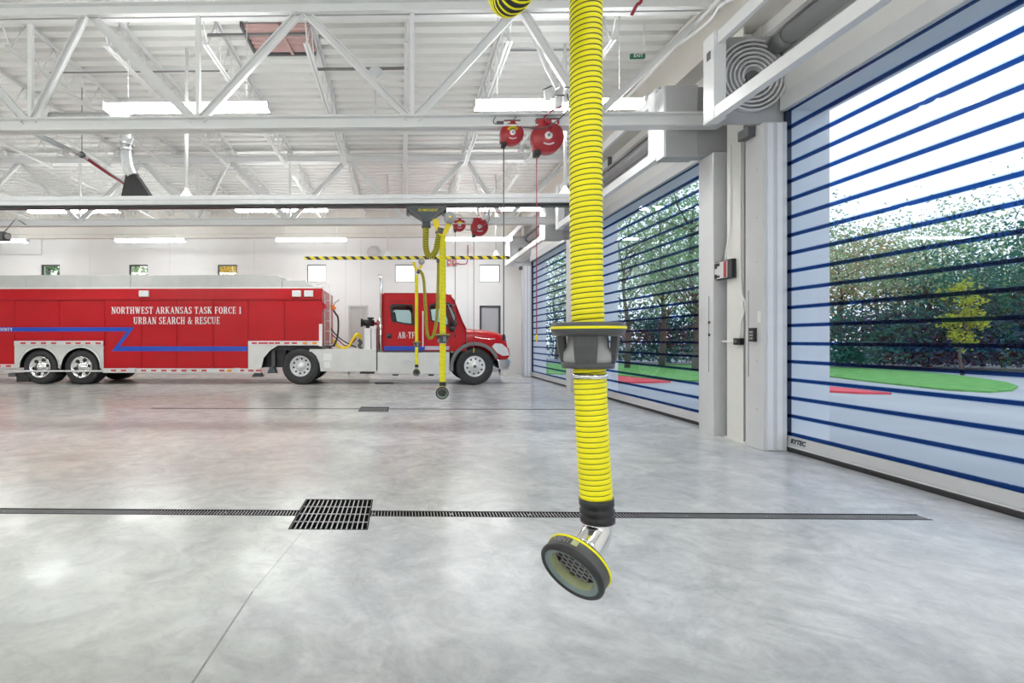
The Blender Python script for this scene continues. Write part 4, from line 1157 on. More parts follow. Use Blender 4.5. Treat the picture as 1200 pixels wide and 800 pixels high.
p = pxw(863, 400, 4.5)
t = thing('push_switch', 'small black push switch box on the cream column, knee high cable above', 'switch', (4.53, p.y, p.z)); O = (4.53, p.y, p.z)
t['label'] = 'small black switch box on the cream column with cable rising from it'
MB(O).box(4.50, 4.558, p.y - 0.07, p.y + 0.07, p.z - 0.045, p.z + 0.045).build('case', 'black', t, bevel=0.006)
MB(O).lathe([(0.001, 0.03), (0.02, 0.03), (0.022, 0)], (4.50, p.y, p.z), (-1, 0, 0), 12).build('button', 'dgrey', t)
m = MB(O).tube(spline([(4.53, p.y - 0.03, p.z + 0.045), (4.52, p.y - 0.07, p.z + 0.25), (4.54, p.y - 0.12, p.z + 0.5), (4.545, 6.955, 2.2), (4.545, 6.955, 4.05)], 6), 0.013, 8); m.build('conduit', 'white', t)
MB(O).tube([(4.52, p.y + 0.07, p.z), (4.47, p.y + 0.25, p.z)], 0.012, 8).build('connector', 'white', t)

p = pxw(883.5, 392, 4.455)
t = thing('keypad', 'black keypad on the pale door guide beside the nearest roller door', 'keypad', (4.45, p.y, p.z)); O = (4.45, p.y, p.z)
MB(O).box(4.42, 4.46, p.y - 0.05, p.y + 0.05, p.z - 0.085, p.z + 0.085).build('case', 'black', t, bevel=0.005)
m = MB(O)
for i in range(3):
    for j in range(2): m.box(4.414, 4.42, p.y - 0.03 + j * 0.035, p.y - 0.008 + j * 0.035, p.z - 0.06 + i * 0.04, p.z - 0.035 + i * 0.04)
m.build('key', 'mgrey', t)
p = pxw(890, 370, 4.458)
o = MB((4.455, p.y, p.z)).box(4.452, 4.459, p.y - 0.03, p.y + 0.03, p.z - 0.08, p.z + 0.06).build('notice_sticker', 'white'); tag(o, 'small white sticker above the keypad on the door guide', 'sticker')

p = pxw(713, 195, 4.80)
t = thing('junction_box', 'small grey junction box on the wall above the middle roller door', 'junction box', tuple(p)); O = tuple(p)
MB(O).box(4.74, 4.818, p.y - 0.12, p.y + 0.12, p.z - 0.15, p.z + 0.15).build('case', 'lgrey', t, bevel=0.01)
m = MB(O); m.box(4.735, 4.818, p.y - 0.15, p.y - 0.12, p.z - 0.2, p.z + 0.2); m.build('bracket', 'dgrey', t)

# loose conduits under the eave
def conduit(pts, r, label):
    o = MB(tuple(pts[0])).tube(spline(pts, 6), r, 8).build('ceiling_conduit', 'steel'); tag(o, label, 'conduit')
conduit([px(868, -5, 6.0), px(845, 6, 6.2), px(834, 22, 6.6), px(815, 38, 7.2), px(795, 52, 8.0)], 0.022, 'bent white conduit under the eave above the nearest door head')
o = MB((4.2, 10, 5.8)).tube([(4.20, 6.0, 5.86), (4.20, 20.0, 5.86)], 0.03, 10).build('sprinkler_main', 'steel'); tag(o, 'straight white pipe running along the roller door wall below the roof', 'pipe')
o = MB((2.2, 5, 5.9)).tube(spline([Vector((2.8, 6.2, 6.42)), px(752, -8, 6.3), px(746, 6, 6.3), px(740, 18, 6.35)], 6), 0.02, 8).build('red_air_line', 'pipered'); tag(o, 'short dark red air line under the roof right of the large hose', 'pipe')
o['label'] = 'short dark red air line under the roof beside the large hose'

# ================================================================== DRAINS
def drain_run(xa, xb, ya, yb, label, sect=0.606):
    t = thing('trench_drain', label, 'drain', (xa, ya, -0.05)); O = (xa, ya, -0.05)
    m = MB(O); m.box(xa, xb, ya, yb, -0.12, -0.11); m.box(xa, xb, ya, ya + 0.012, -0.11, 0.0015); m.box(xa, xb, yb - 0.012, yb, -0.11, 0.0015); m.build('channel', ['pit'], t)
    n = max(1, round((xb - xa) / sect)); L = (xb - xa) / n
    pitch = 0.0245
    for k in range(n):
        g = MB(O); x0 = xa + k * L
        q = int(L / pitch)
        for i in range(q): g.box(x0 + (i + 0.3) * L / q, x0 + (i + 0.58) * L / q, ya + 0.014, yb - 0.014, -0.007, -0.001)
        g.build('grate_section', 'grate', t)
        MB(O).disc((x0 + 0.02, (ya + yb) / 2, -0.003), (0, 0, 1), 0.011, 0.003, 10).build('bolt', 'grate', t)
    return t
def sump(k, label):
    x0, x1, y0, y1 = grate_rect(k)
    t = thing('drain_grate', label, 'drain grate', (x0, y0, -0.05)); O = (x0, y0, -0.05)
    m = MB(O); m.box(x0, x1, y0, y1, -0.25, -0.24); m.box(x0, x0 + 0.01, y0, y1, -0.24, 0.0012); m.box(x1 - 0.01, x1, y0, y1, -0.24, 0.0012); m.box(x0, x1, y0, y0 + 0.01, -0.24, 0.0012); m.box(x0, x1, y1 - 0.01, y1, -0.24, 0.0012)
    m.build('pit', 'pit', t)
    m = MB(O); n = 15; w = (x1 - x0) / n
    for i in range(n + 1): m.box(x0 + 0.008 + (x1 - x0 - 0.016) * i / n - 0.0045, x0 + 0.008 + (x1 - x0 - 0.016) * i / n + 0.0045, y0 + 0.012, y1 - 0.012, -0.008, -0.001)
    for j in range(1, 4): m.box(x0 + 0.012, x1 - 0.012, y0 + (y1 - y0) * j / 4 - 0.006, y0 + (y1 - y0) * j / 4 + 0.006, -0.010, -0.004)
    m.build('grate', 'grate', t)
dn = ['across the foreground floor', 'across the middle of the floor', 'under the fire truck']
for k, (a, b) in enumerate(TR):
    x0, x1, _, _ = grate_rect(k)
    drain_run(XTR0, x0, a, b, 'slotted trench drain %s, from the grate away from the doors' % dn[k])
    drain_run(x1, XTR1, a, b, 'slotted trench drain %s, from the grate towards the doors' % dn[k])
    sump(k, ['square barred floor grate in the foreground drain line', 'square barred floor grate in the middle drain line', 'square barred floor grate beneath the fire truck'][k])

# ================================================================== FIRE TRUCK
YT = 15.40
YT2 = 17.85
def T(x, y, Y=YT): return px(x, y, Y)
def TP(pts, Y=YT): return [px(a, b, Y) for a, b in pts]

def wheel(parent, O, c, R, rr, width, style, name='wheel', face=-1, dual=False):
    "tyre > rim, hub; face = -1 looks to the camera side"
    c = Vector(c); ax = (0, face, 0)
    w = width
    pr = [(rr, -0.02), (rr + 0.02, 0.0), (R * 0.80, 0.012), (R * 0.93, 0.0), (R * 0.985, -0.03), (R, -0.06), (R, -w + 0.06), (R * 0.985, -w + 0.03), (R * 0.93, -w), (rr, -w + 0.01)]
    ty = MB(O).lathe(pr, c, ax, 44).build('wheel', 'rubber', parent)
    m = MB(O)
    for g in (0.3, 0.5, 0.7): m.lathe([(R + 0.001, -w * g + 0.008), (R + 0.001, -w * g - 0.008)], c, ax, 40)
    m.build('tread_groove', 'black', ty)
    mt = 'chrome' if style == 'chrome' else 'alu'
    if style == 'front': prof = [(rr, 0.0), (rr - 0.015, 0.004), (rr - 0.03, -0.012), (rr * 0.80, -0.02), (rr * 0.62, 0.015), (rr * 0.36, 0.03), (rr * 0.34, 0.06), (0.001, 0.065)]
    elif style == 'dual': prof = [(rr, 0.0), (rr - 0.015, 0.004), (rr - 0.025, -0.03), (rr * 0.84, -0.10), (rr * 0.55, -0.115), (rr * 0.40, -0.11), (rr * 0.38, -0.02), (0.001, -0.015)]
    else: prof = [(rr, 0.0), (rr - 0.015, 0.006), (rr - 0.03, -0.02), (rr * 0.82, -0.05), (rr * 0.55, -0.06), (rr * 0.44, -0.05), (rr * 0.42, 0.02), (0.001, 0.03)]
    rim = MB(O).lathe(prof, c, ax, 40).build('rim', mt, ty)
    m = MB(O); nh = 10 if style != 'chrome' else 6
    zoff = {'front': -0.012, 'dual': -0.105, 'chrome': -0.05}[style]
    for k in range(nh):
        a = 2 * PI * k / nh + 0.2; q = rr * (0.71 if style != 'chrome' else 0.68)
        p = c + Vector((q * math.cos(a), face * (zoff + 0.012 + (0.012 if style == 'front' else 0)), q * math.sin(a)))
        m.disc(p, ax, 0.03 if style != 'chrome' else 0.05, 0.004, 12)
    m.build('hand_hole', 'black', ty)
    m = MB(O)
    for k in range(10):
        a = 2 * PI * k / 10; q = rr * 0.47
        p = c + Vector((q * math.cos(a), face * ({'front': 0.02, 'dual': -0.115, 'chrome': -0.058}[style]), q * math.sin(a)))
        m.lathe([(0.014, 0), (0.014, 0.025), (0.001, 0.03)], p, ax, 6)
    m.build('wheel_nut', 'chrome', ty)
    if style == 'front': MB(O).lathe([(0.05, 0.06), (0.045, 0.075), (0.001, 0.08)], c, ax, 16).build('hub_cap', 'dgrey', ty)
    return ty

def arc(cx, cy, r, a0, a1, n=16):
    "pixel arc, angles counter-clockwise with y up"
    return [(cx + r * math.cos(math.radians(a0 + (a1 - a0) * i / n)), cy - r * math.sin(math.radians(a0 + (a1 - a0) * i / n))) for i in range(n + 1)]

def side_boxes(name, spans, y0, y1, Y, th, m, parent, O, label=None):
    mb = MB(O)
    for a, b in spans:
        p, q = px(a, y0, Y), px(b, y1, Y); mb.box(p.x, q.x, Y - th, Y, q.z, p.z)
    o = mb.build(name, m, parent)
    if label: o['label'] = label
    return o

# ------------------------------------------------------------------ trailer
XT0 = px(-150, 400, YT).x
org = T(200, 451); O = (org.x, YT, 0)
tr = thing('rescue_trailer', 'long red rescue trailer with blue lightning stripe and white lettering', 'trailer', O)
xe, xg = T(378, 340).x, T(291, 340).x
zt, zb, zg = T(200, 339).z, T(200, 431.5).z, T(330, 404).z
m = MB(O); m.box(XT0, xe - 0.01, YT + 0.02, YT2 - 0.02, zg, zt - 0.005); xw0, xw1, zw = T(17.6, 400).x, T(121.5, 400).x, T(0, 406).z
m.box(XT0, xw0, YT + 0.02, YT2 - 0.02, zb, zg); m.box(xw1, xg - 0.01, YT + 0.02, YT2 - 0.02, zb, zg); m.box(xw0, xw1, YT + 0.02, YT2 - 0.02, zw, zg); m.build('body', 'red', tr)
side_boxes('upper_rail', [(-150, 378)], 339, 350, YT + 0.02, 0.05, 'red', tr, O)
m = MB(O); p = T(0, 350.2); m.box(XT0, xe, YT - 0.045, YT + 0.02, p.z - 0.03, p.z + 0.012); m.box(XT0, xe, YT - 0.04, YT, zt - 0.03, zt + 0.02); m.build('drip_moulding', 'red', tr)
seams = [-150, -36, 17.5, 70, 123, 166, 207.5, 250, 291, 333.5, 378]
for a, b in zip(seams, seams[1:]):
    bot = 404 if a >= 290 else 431.3
    if a in (17.5, 70): bot = 399.5
    p, q = T(a, 351.2), T(b, bot)
    MB(O).box(p.x + 0.006, q.x - 0.006, YT - 0.006, YT + 0.02, q.z, p.z).build('side_panel', 'red', tr, bevel=0.006, seg=2)
# blue stripe
st = [(-150, 383.3), (157.5, 383.3), (140.5, 405.8), (290, 405.8), (290, 411.3), (131, 411.3), (148.5, 388.3), (-150, 388.3)]
def stripe(pts, m_, parent, Y, name='stripe', th=0.003, O_=None):
    bm = bmesh.new(); P = [px(a, b, Y) - Vector(O_ or O) for a, b in pts]
    vs = [bm.verts.new(p) for p in P]; f = bm.faces.new(vs)
    r = bmesh.ops.extrude_face_region(bm, geom=[f])
    for v in [g for g in r['geom'] if isinstance(g, bmesh.types.BMVert)]: v.co.y -= th
    bmesh.ops.recalc_face_normals(bm, faces=bm.faces)
    bmesh.ops.triangulate(bm, faces=[f for f in bm.faces if len(f.verts) > 4])
    me = bpy.data.meshes.new(name); bm.to_mesh(me); bm.free(); me.materials.append(M[m_])
    o = bpy.data.objects.new(name, me); C.objects.link(o); o.parent = parent
    return o
stripe(st, 'blue', tr, YT - 0.0065)['label'] = 'blue lightning stripe'
def px_serif(name, text, xa, xb, yt, yb, Y, parent, Oo, m_='letterwhite'):
    p, q = px(xa, yb, Y), px(xb, yt, Y)
    return serif(name, text, p.x, q.x, p.z, q.z, Y, parent, m_, off=Oo)
px_serif('lettering', 'NORTHWEST ARKANSAS TASK FORCE 1', 130.6, 283, 359.3, 367.6, YT - 0.008, tr, O)
px_serif('lettering', 'URBAN SEARCH & RESCUE', 156.3, 258, 371.2, 379.6, YT - 0.008, tr, O)
px_serif('lettering', 'COUNTY', -4.5, 14.8, 384.0, 387.6, YT - 0.0105, tr, O)
# roof boxes
za, zb2 = T(0, 322).z, T(0, 338.5).z
m = MB(O); m.box(XT0, T(151.6, 330).x, YT + 0.05, YT2 - 0.1, zt, za); m.build('roof_box', 'roofsilver', tr, bevel=0.012)
m = MB(O).prism(TP([(153, 338.5), (153, 322), (324, 322), (330.5, 325), (330.5, 338.5)], YT + 0.05), (0, YT2 - YT - 0.15, 0)); m.build('roof_box', 'roofsilver', tr, bevel=0.012)
m = MB(O).prism(TP([(331, 338.5), (331, 328.3), (357, 328.3), (369.5, 337.3), (369.5, 338.5)], YT + 0.05), (0, YT2 - YT - 0.15, 0)); m.build('roof_box', 'roofsilver', tr, bevel=0.008)
m = MB(O)
for xx in (29, 86, 105, 211, 242, 270): p = T(xx, 330); m.box(p.x - 0.005, p.x + 0.005, YT + 0.046, YT + 0.052, zt + 0.02, za - 0.01)
m.build('roof_seam', 'mgrey', tr)
m = MB(O); p, q = T(-150, 337.2), T(378, 339.3); m.box(p.x, q.x, YT - 0.03, YT + 0.05, q.z, p.z); m.build('roof_edge', 'silver', tr)
for a, b in ((164.5, 176), (343, 353.5), (357, 367.5)):
    p, q = T(a, 340.6), T(b, 347.8)
    fl = MB(O).box(p.x, q.x, YT - 0.10, YT - 0.03, q.z, p.z).build('flood_lamp', 'silver', tr, bevel=0.01)
    MB(O).box(p.x + 0.03, q.x - 0.03, YT - 0.106, YT - 0.099, q.z + 0.03, p.z - 0.03).build('lens', 'lens', fl)
# lower rails with reflectors
def strip(name, a, b, y0, y1, refl, parent, Y=YT, amber=()):
    s = side_boxes(name, [(a, b)], y0, y1, Y, 0.03, 'silver', parent, O)
    yc = (y0 + y1) / 2
    side_boxes('reflector', [(x - 3.0, x + 3.0) for x in refl], yc - 1.0, yc + 0.9, Y - 0.03, 0.004, 'reflector', s, O)
    if amber: side_boxes('amber_marker', [(x - 2.5, x + 2.5) for x in amber], yc - 1.2, yc + 1.2, Y - 0.03, 0.02, 'amber', s, O)
strip('lower_rail', 121, 306, 431.3, 436.8, [133 + 11.8 * k for k in range(10)] + [260, 283, 294, 303], tr, amber=(269,))
strip('lower_rail', -150, 17.5, 426.5, 431.0, [-26, -14, -2, 10], tr)
side_boxes('step_plate', [(150, 158.5), (274, 281.5)], 431, 435.8, YT - 0.028, 0.02, 'lgrey', tr, O)
strip('gooseneck_rail', 291, 374, 399.3, 404.6, [298, 306, 311, 318, 325, 336, 345], tr, amber=(357, 368.5))
# wheel arch panel
p2 = [(17.3, 399.2), (121.5, 399.2), (121.5, 433)] + [(118.5, 433)] + arc(95.2, 430, 23.5, 0, 180, 18) + [(70.6, 433)] + arc(46.6, 430, 23.5, 0, 180, 18) + [(17.3, 433)]
def flat(pts, Y, th, m_, parent, name, Oo=None, label=None):
    o = stripe(pts, m_, parent, Y, name, th, Oo or O)
    if label: o['label'] = label
    return o
flat(p2, YT - 0.006, 0.012, 'silver', tr, 'wheel_arch_panel')
strip('arch_rail', 17.3, 121.5, 399.4, 404.6, [27, 39, 51, 63, 80, 91.5, 103, 115], tr, YT - 0.018)
for cxp in (95.2, 46.6):
    a = arc(cxp, 430, 24.6, -3, 172, 22); b = arc(cxp, 430, 22.6, -3, 172, 22)
    flat(a + b[::-1], YT - 0.018, 0.035, 'chrome', tr, 'arch_trim')
    m = MB(O); A = TP(arc(cxp, 430, 23.0, 0, 180, 18)); vs = []; fs = []
    for p in A: vs += [p, p + Vector((0, 0.75, 0))]
    for i in range(len(A) - 1): fs.append((2 * i, 2 * i + 1, 2 * i + 3, 2 * i + 2))
    m.add(vs, fs, 0, True); m.build('arch_liner', 'black', tr)
a, b = T(10, 434.3), T(122, 434.3)
MB(O).beam((a.x, YT - 0.10, a.z), (b.x, YT - 0.10, b.z), 0.03, 0.045).build('side_guard', 'alu', tr)
p, q = T(17.5, 437), T(32, 447.5); MB(O).box(p.x, q.x, YT + 0.06, YT + 0.5, q.z, p.z).build('mud_flap', 'black', tr)
p, q = T(9, 437.2), T(17.5, 441.5); m = MB(O).box(p.x, q.x, YT - 0.0, YT + 0.2, q.z, p.z); m.build('hook', 'dgrey', tr, bevel=0.02)
Rt = 0.525
for cxp in (46.6, 95.2):
    X_ = T(cxp, 430).x
    wheel(tr, O, (X_, YT + 0.0, Rt + 0.003), Rt, 0.325, 0.62, 'chrome')
    wheel(tr, O, (X_, YT2 - 0.0, Rt + 0.003), Rt, 0.325, 0.62, 'chrome', face=1)
p, q = T(30, 426), T(112, 434); MB(O).box(p.x, q.x, 16.15, 17.15, q.z - 0.05, p.z + 0.2).build('axle_carrier', 'dgrey', tr)
# gooseneck front
flat([(291, 404.4), (326, 404.4), (316.5, 410.5), (309, 419.5), (306.3, 431.3), (291, 431.3)], YT, 0.014, 'silver', tr, 'corner_panel')
m = MB(O); p, q = T(292, 405), T(306, 431); m.box(p.x, q.x, YT + 0.02, YT2 - 0.02, q.z, p.z); p, q = T(306, 405), T(376, 410.5); m.box(p.x, q.x, YT + 0.15, YT2 - 0.15, q.z, p.z); p, q = T(308, 410), T(332, 431); m.box(p.x, q.x, YT + 0.35, YT2 - 0.35, q.z, p.z); m.build('underframe', 'black', tr)
for a, b, c_, d_ in ((295, 307.5, 436.8, 441.5), (313, 323.5, 430, 437.3)):
    m = MB(O).prism(TP([(a, d_), (a + 3, c_), (b - 3, c_), (b, d_)], YT + 0.12), (0, 0.25, 0)); m.build('landing_foot', 'slate', tr)
    p = T((a + b) / 2, c_); MB(O).box(p.x - 0.05, p.x + 0.05, YT + 0.2, YT + 0.3, p.z, T(0, 410).z).build('landing_leg', 'dgrey', tr)
flat([(374.2, 379.5), (377.7, 379.5), (377.7, 405.5), (374.2, 405.5)], YT - 0.004, 0.05, 'white', tr, 'corner_guard')
m = MB(O); 
for Y_ in (YT + 0.35, YT2 - 0.35):
    m.tube(spline([px(371, 338, Y_), px(373, 332.5, Y_), px(383, 331.5, Y_), px(386.5, 338, Y_), px(387, 370, Y_), px(387, 405, Y_)], 6), 0.02, 8)
    m.tube([px(380.5, 345, Y_), px(380.5, 405, Y_)], 0.016, 8)
for yy in (352, 364, 376, 388, 400): m.tube([px(380.5, yy, YT + 0.35), px(387, yy, YT + 0.35)], 0.012, 6)
m.build('front_ladder', 'white', tr)
m = MB(O).prism(TP([(378, 353), (383.5, 359), (378, 364.5)], YT + 0.1), (0, 0.06, 0)); m.build('warning_triangle', 'reflector', tr)

# ------------------------------------------------------------------ tractor
org = T(520, 451); O = (org.x, YT, 0)
tk = thing('fire_truck', 'red fire truck cab with chrome stack and long hood, coupled to the trailer', 'fire truck', O)
YC2 = 17.75
cab = [(449, 411.5), (449, 345.2), (450.3, 343.6), (519, 343.8), (527.5, 346.3), (531.2, 350.8), (541, 376.5), (545.8, 386), (546.5, 411.5)]
w1 = [(457.2, 359.5), (459.8, 356.4), (482.4, 356.8), (484.8, 362), (485.6, 380.6), (474, 379.6), (459.2, 376.2)]
w2 = [(502.8, 359.5), (505.2, 356.2), (524, 354.6), (527.8, 355.5), (534.4, 371.5), (534, 379), (526, 382.6), (505, 376)]
def panel_with_holes(name, outer, holes, Y, th, m_, parent):
    bm = bmesh.new(); es = []
    for loop in [outer] + holes:
        vs = [bm.verts.new(px(a, b, YT) - Vector(O) + Vector((0, Y - YT, 0))) for a, b in loop]
        for i in range(len(vs)): es.append(bm.edges.new((vs[i], vs[(i + 1) % len(vs)])))
    bmesh.ops.triangle_fill(bm, edges=es, use_beauty=True, use_dissolve=False)
    fs = bm.faces[:]
    r = bmesh.ops.extrude_face_region(bm, geom=fs)
    for v in [g for g in r['geom'] if isinstance(g, bmesh.types.BMVert)]: v.co.y += th
    bmesh.ops.recalc_face_normals(bm, faces=bm.faces)
    me = bpy.data.meshes.new(name); bm.to_mesh(me); bm.free(); me.materials.append(M[m_])
    o = bpy.data.objects.new(name, me); C.objects.link(o); o.parent = parent
    return o
for Y_, s in ((YT, 1), (YC2, -1)):
    sd = panel_with_holes('cab_side', cab, [w1, w2], Y_, 0.05 * s, 'red', tk)
    for wv in (w1, w2):
        cxm = sum(a for a, b in wv) / len(wv); cym = sum(b for a, b in wv) / len(wv)
        inn = [(cxm + (a - cxm) * 0.90, cym + (b - cym) * 0.88) for a, b in wv]
        panel_with_holes('window_frame', [(cxm + (a - cxm) * 1.03, cym + (b - cym) * 1.04) for a, b in wv], [inn], Y_ - 0.012 * s, 0.03 * s, 'black', sd)
        bm = bmesh.new(); vs = [bm.verts.new(px(a, b, YT) - Vector(O) + Vector((0, Y_ - YT + 0.012 * s, 0))) for a, b in inn]; bm.faces.new(vs)
        me = bpy.data.meshes.new('window_pane'); bm.to_mesh(me); bm.free(); me.materials.append(M['cabglass'])
        o = bpy.data.objects.new('window_pane', me); C.objects.link(o); o.parent = sd
def skin(pts, ya, yb, th, name, m_, parent, smooth=True):
    mb = MB(O); P = TP(pts); vs = []; fs = []
    for p in P: vs += [(p.x, ya, p.z), (p.x, yb, p.z)]
    for i in range(len(P) - 1): fs.append((2 * i, 2 * i + 1, 2 * i + 3, 2 * i + 2))
    mb.add(vs, fs, 0, smooth); o = mb.build(name, m_, parent)
    if th: md = o.modifiers.new('solid', 'SOLIDIFY'); md.thickness = th; md.offset = 0
    return o
skin([(449, 411.5), (449, 345.2), (450.3, 343.6), (519, 343.8), (527.5, 346.3), (531.2, 350.8)], YT, YC2, 0.03, 'cab_shell', 'red', tk, False)
skin([(449, 411.5), (546.5, 411.5), (545.8, 386.5)], YT, YC2, 0.03, 'cab_floor', 'dgrey', tk, False)
skin([(531.4, 351.5), (541, 376.5), (545.6, 385.6)], YT + 0.1, YC2 - 0.1, 0, 'windscreen', 'cabglass', tk)
for a, b in ((YT, YT + 0.1), (YC2 - 0.1, YC2)):
    m = MB(O); P = TP([(531.2, 350.8), (541, 376.5), (545.8, 386)])
    for i in range(2): m.beam((P[i].x, (a + b) / 2, P[i].z), (P[i + 1].x, (a + b) / 2, P[i + 1].z), 0.1, 0.06, up=(1, 0, 0))
    m.build('windscreen_pillar', 'red', tk)
# hood loft
stn = [(545.5, 385.6, 0.98), (551, 384.4, 0.97), (560, 384.6, 0.96), (572, 385.8, 0.94), (584, 388, 0.92), (592, 390.4, 0.90), (596, 394, 0.87), (597.6, 401, 0.84)]
m = MB(O); vs = []; fs = []; n = 20; yc = (YT + YC2) / 2
zb0 = T(560, 414).z
for xx, yy, hw in stn:
    p = T(xx, yy)
    for j in range(n + 1):
        a = PI * j / n; ca, sa = math.cos(a), math.sin(a)
        vs.append((p.x, yc - hw * math.copysign(abs(ca) ** 0.45, ca), zb0 + (p.z - zb0) * sa ** 0.5))
k = len(stn)
for i in range(k - 1):
    for j in range(n): fs.append((i * (n + 1) + j, i * (n + 1) + j + 1, (i + 1) * (n + 1) + j + 1, (i + 1) * (n + 1) + j))
fs.append(tuple((k - 1) * (n + 1) + j for j in range(n + 1)))
m.add(vs, fs, 0, True); m.build('hood', 'red', tk)
fen = [(528, 434.5), (530.2, 421), (536.5, 409.5), (545, 401), (556, 397.6), (570, 397.4), (584, 399.5), (592, 403), (596.3, 408.5), (597.6, 416), (595, 420), (583.5, 420.5)] + [(556.5 + (a - 556.5), b) for a, b in arc(556.5, 430, 26.5, 20, 186, 20)]
for Y_, s in ((YT, 1), (YC2, -1)):
    mb = MB(O); bm = bmesh.new()
    vs = [bm.verts.new(px(a, b, YT) - Vector(O) + Vector((0, Y_ - YT, 0))) for a, b in fen]; f = bm.faces.new(vs)
    r = bmesh.ops.extrude_face_region(bm, geom=[f])
    for v in [g for g in r['geom'] if isinstance(g, bmesh.types.BMVert)]: v.co.y += s * 0.62
    bmesh.ops.recalc_face_normals(bm, faces=bm.faces)
    bmesh.ops.triangulate(bm, faces=[q for q in bm.faces if len(q.verts) > 4])
    me = bpy.data.meshes.new('fender'); bm.to_mesh(me); bm.free(); me.materials.append(M['red'])
    fd = bpy.data.objects.new('fender', me); C.objects.link(fd); fd.parent = tk
    a_ = arc(556.5, 430, 29.5, 22, 190, 22); b_ = arc(556.5, 430, 25.6, 22, 190, 22)
    mb = MB(O); P = [px(a, b, YT) for a, b in a_]; Q = [px(a, b, YT) for a, b in b_]
    for i in range(len(P) - 1):
        mb.prism([Vector((v.x, Y_ - s * 0.05, v.z)) for v in (P[i], P[i + 1], Q[i + 1], Q[i])], (0, s * 0.05, 0))
    mb.build('wheel_flare', 'flare', fd)
    hl = [(576.5, 406), (580, 402.2), (588, 402.6), (594.5, 408), (597, 416.3), (589, 416.8), (582, 413)]
    mb = MB(O); P = [px(a, b, YT) for a, b in hl]; mb.prism([Vector((v.x, Y_ - s * 0.02, v.z)) for v in P], (0, s * 0.03, 0)); mb.build('headlamp', 'lens', fd, bevel=0.008)
# hood handle line, lamps and grille
m = MB(O).tube(spline([T(556, 394.5, YT + 0.16), T(562, 396, YT + 0.12), T(572, 397.2, YT + 0.1), T(580, 397, YT + 0.12)], 6), 0.014, 8); m.build('hood_latch', 'chrome', tk)
p = T(597.8, 405); MB(O).box(p.x - 0.02, p.x + 0.03, yc - 0.55, yc + 0.55, T(0, 414).z, T(0, 393.5).z).build('grille', 'chrome', tk, bevel=0.02)
m = MB(O)
for i in range(6): m.box(p.x + 0.031, p.x + 0.036, yc - 0.48, yc + 0.48, T(0, 412.5).z + 0.075 * i, T(0, 412.5).z + 0.04 + 0.075 * i)
m.build('grille_bar', 'dgrey', tk)
pl = [(583, 421), (596, 420.2), (598.8, 422), (598.8, 429), (595.5, 433.5), (585, 432.5)]
m = MB(O).prism(TP(pl, YT + 0.03), (0, YC2 - YT - 0.06, 0)); m.build('bumper', 'chrome', tk, bevel=0.03)
# wheels
Rd = 0.563
wheel(tk, O, (T(556.3, 430).x, YT + 0.01, Rd + 0.003), Rd, 0.315, 0.30, 'front')
wheel(tk, O, (T(556.3, 430).x, YC2 - 0.01, Rd + 0.003), Rd, 0.315, 0.30, 'front', face=1)
wheel(tk, O, (T(351.8, 430).x, YT + 0.02, Rd + 0.003), Rd, 0.315, 0.62, 'dual')
wheel(tk, O, (T(351.8, 430).x, YC2 - 0.02, Rd + 0.003), Rd, 0.315, 0.62, 'dual', face=1)
m = MB(O); m.tube([(T(556.3, 430).x, YT + 0.2, Rd), (T(556.3, 430).x, YC2 - 0.2, Rd)], 0.08, 10); m.tube([(T(351.8, 430).x, YT + 0.5, Rd), (T(351.8, 430).x, YC2 - 0.5, Rd)], 0.11, 10); m.build('axle', 'dgrey', tk)
m = MB(O)
for Y_ in (16.15, 17.0): m.box(T(330, 0).x, T(590, 0).x, Y_ - 0.04, Y_ + 0.04, T(0, 424).z, T(0, 414).z)
m.build('frame_rail', 'dgrey', tk)
# skirts and boxes between the axles
sk = [(362.5, 409.6), (441, 409.6), (441, 435), (375.6, 435), (374.4, 426), (370.5, 417)]
for Y_, s in ((YT + 0.01, 1), (YC2 - 0.01, -1)):
    m = MB(O).prism([Vector((v.x, Y_, v.z)) for v in TP(sk)], (0, 0.55 * s, 0)); m.build('rear_skirt', 'silver', tk)
    m = MB(O).prism([Vector((v.x, Y_, v.z)) for v in TP([(442.2, 412.4), (527, 412.4), (527, 438.3), (442.2, 438.3)])], (0, 0.55 * s, 0)); m.build('step_box', 'silver', tk, bevel=0.02)
side_boxes('skirt_box', [(379, 389)], 414, 422.3, YT + 0.01, 0.04, 'white', tk, O)
side_boxes('skirt_box', [(380, 387.5)], 423.8, 431, YT + 0.01, 0.04, 'white', tk, O)
side_boxes('step_tread', [(469.5, 480.5)], 421.4, 423.2, YT + 0.01, 0.02, 'lgrey', tk, O); side_boxes('step_tread', [(469.5, 480.5)], 425, 427, YT + 0.01, 0.02, 'lgrey', tk, O)
side_boxes('step_tread', [(512, 523)], 426, 428, YT + 0.01, 0.02, 'lgrey', tk, O)
side_boxes('under_step', [(422, 439)], 435.2, 437.6, YT + 0.04, 0.08, 'black', tk, O)
side_boxes('under_step', [(460, 467), (502, 508)], 438.3, 440, YT + 0.04, 0.05, 'black', tk, O)
side_boxes('splash_gap', [(441.2, 442.4)], 410, 434, YT + 0.05, 0.03, 'black', tk, O)
m = MB(O); p, q = T(362.5, 409), T(441, 412); m.box(p.x, q.x, YT + 0.02, YC2 - 0.02, q.z, p.z); m.build('deck_plate', 'alu', tk)
